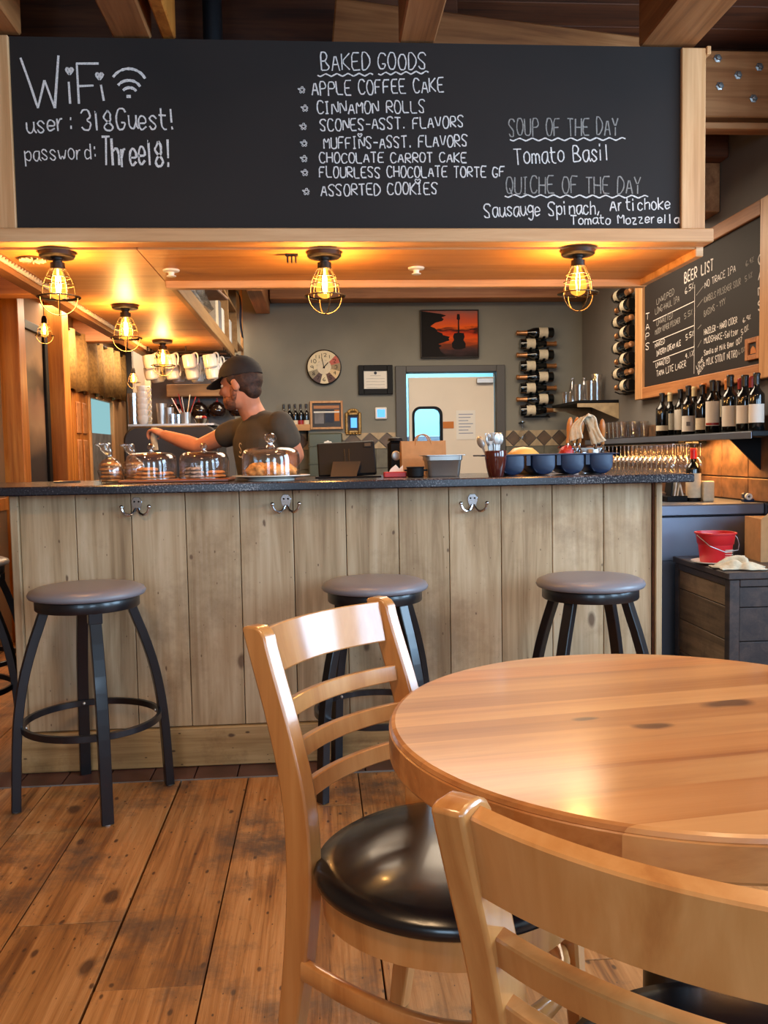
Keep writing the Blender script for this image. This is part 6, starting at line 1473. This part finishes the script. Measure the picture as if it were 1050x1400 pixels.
# ======================= CHAIRS =======================
def prof_post(m,s):
    # side outline of a back post: foot, seat joint, raked upper part, rounded top
    ctr=[(-.262,0,.017),(-.240,.14,.021),(-.212,.30,.026),(-.197,.44,.029),(-.203,.58,.028),(-.236,.70,.026),(-.272,.80,.025),(-.286,.842,.025)]
    C2=[Vector((a,b,c)) for a,b,c in ctr]; q=smoothp(C2,2)
    front=[(p.x+p.z,p.y) for p in q]; rear=[(p.x-p.z,p.y) for p in q]
    fx,fz=front[-1]; rx,rz=rear[-1]
    top=[(fx-.003,fz+.014),(fx-.012,fz+.025),(fx-.024,fz+.030),(rx+.004,rz+.030),(rx-.008,rz+.026)]
    poly=front+top+rear[::-1]
    m.prism([(a,b+.001) for a,b in poly],s*.178-.016,s*.178+.016,'x')
def make_chair(label):
    t=thing('dining_chair',label,'chair',(0,0,0),group='ladder-back chairs round the pine table')
    for s in (-1,1):
        pts=[(s*.190,-.262,.001),(s*.190,-.232,.16),(s*.190,-.205,.32),(s*.190,-.195,.46),(s*.190,-.205,.60),(s*.190,-.235,.74),(s*.190,-.272,.855)]
        m=M(); prof_post(m,s)
        m.build('back_post',MT['chair'],t,smooth=30,bevel=.004)
    def rail(zc,h,bow,th,name,yb,tilt=.20):
        P=[]; 
        for i in range(17):
            u=-1+2*i/16; P.append(Vector((u*.163,yb-bow*(1-u*u),zc)))
        up=Vector((0,-tilt,1)).normalized()
        M().bar(P,h,th,side=up,c=.22).build(name,MT['chair'],t,smooth=40)
    def yat(z): 
        return -.205-(z-.60)*.215 if z>.6 else -.197
    rail(.8245,.083,.030,.020,'crest_rail',-.284,.26); rail(.722,.032,.032,.018,'slat',-.249); rail(.649,.032,.031,.018,'slat',-.231); rail(.575,.032,.030,.018,'slat',-.220)
    def sl(w,d0,d1,z,n=64,e=2.12):
        out=[]
        for i in range(n):
            a=2*PI*i/n; c_,s_=math.cos(a),math.sin(a); x=w*math.copysign(abs(c_)**(2/e),c_); y=math.copysign(abs(s_)**(2/e),s_); y=y*(d1 if y>0 else d0)
            out.append((x+.022,y-.002,z))
        return out
    M().ring([sl(.216,.206,.216,.398),sl(.221,.211,.221,.401),sl(.223,.213,.223,.448),sl(.218,.208,.218,.450)]).build('seat_apron',MT['chair'],t,smooth=50)
    M().ring([sl(.226,.216,.226,.4505),sl(.234,.223,.234,.456),sl(.236,.225,.236,.466),sl(.230,.219,.230,.478),sl(.20,.19,.20,.487),sl(.13,.12,.13,.494),sl(.02,.02,.02,.496)]).build('seat_pad',MT['vinylb'],t,smooth=180)
    for s in (-1,1):
        M().bar([(s*.150,.140,.397),(s*.158,.150,.2),(s*.166,.160,.001)],[.036,.032,.026],[.036,.032,.026],side=(1,0,0),c=.3).build('front_leg',MT['chair'],t,smooth=40)
    # bent stretcher hoop under the seat
    P=[(-.188,-.195,.285),(-.196,-.06,.278),(-.180,.07,.272),(-.12,.155,.268),(0,.19,.267),(.12,.155,.268),(.180,.07,.272),(.196,-.06,.278),(.188,-.195,.285)]
    M().bar(smoothp(P,2),.034,.018,side=(0,0,1),c=.3).build('stretcher',MT['chair'],t,smooth=50)
    return t
ch1=make_chair('light wooden ladder-back chair with glossy black seat, side-on before the bar')
ch1.location=(.226,1.480,0); ch1.rotation_euler=(0,0,math.radians(-41.0)-PI/2)
ch2=dup(ch1,(.439,.849,0),math.radians(50.8)-PI/2,'nearest wooden ladder-back chair, back turned to the viewer, tucked under the table edge')

# ======================= TABLE =======================
TX,TY,TR=.54,1.32,.44
tb=thing('round_table','round varnished pine table with knotty glued planks beside the two chairs','table',(TX,TY,0),math.radians(7.6))
ws_=[-.44,-.355,-.262,-.185,-.10,-.022,.055,.125,.205,.285,.362,.44]
for i in range(len(ws_)-1):
    a,b_=ws_[i],ws_[i+1]; loops=[]
    for (z,R) in ((.694,TR-.006),(.697,TR-.001),(.700,TR),(.740,TR),(.7415,TR-.002),(.743,TR-.0015),(.748,TR-.004),(.750,TR-.010)):
        n=12; lo=[]; A=max(-R,a); B=min(R,b_)
        if a<=-.43:A=-R
        if b_>=.43:B=R
        for k in range(n+1): y=A+(B-A)*k/n; lo.append((math.sqrt(max(0,R*R-y*y)),y,z))
        for k in range(n,-1,-1): y=A+(B-A)*k/n; lo.append((-math.sqrt(max(0,R*R-y*y)),y,z))
        loops.append(lo)
    M().ring(loops).build('plank',MT['table2' if i%2==0 else 'table'],tb,smooth=10)
m=M()
for a in (0,PI/2): m.bar([(-.27*math.cos(a),-.27*math.sin(a),.678),(.27*math.cos(a),.27*math.sin(a),.678)],.03,.05,side=(0,0,1))
m.build('spider',MT['black'],tb,smooth=0)
M().lathe([(0,.03),(.04,.03),(.038,.05),(.038,.664),(.0,.664)],24).build('column',MT['black'],tb)
for k in range(4):
    a=k*PI/2+1.21; M().bar(smoothp([(.03*math.cos(a),.03*math.sin(a),.09),(.18*math.cos(a),.18*math.sin(a),.045),(.29*math.cos(a),.29*math.sin(a),.016)]),.05,[.05]*3+[.045]*20 if False else .032,side=(-math.sin(a),math.cos(a),0),c=.3).build('foot',MT['black'],tb,smooth=30)
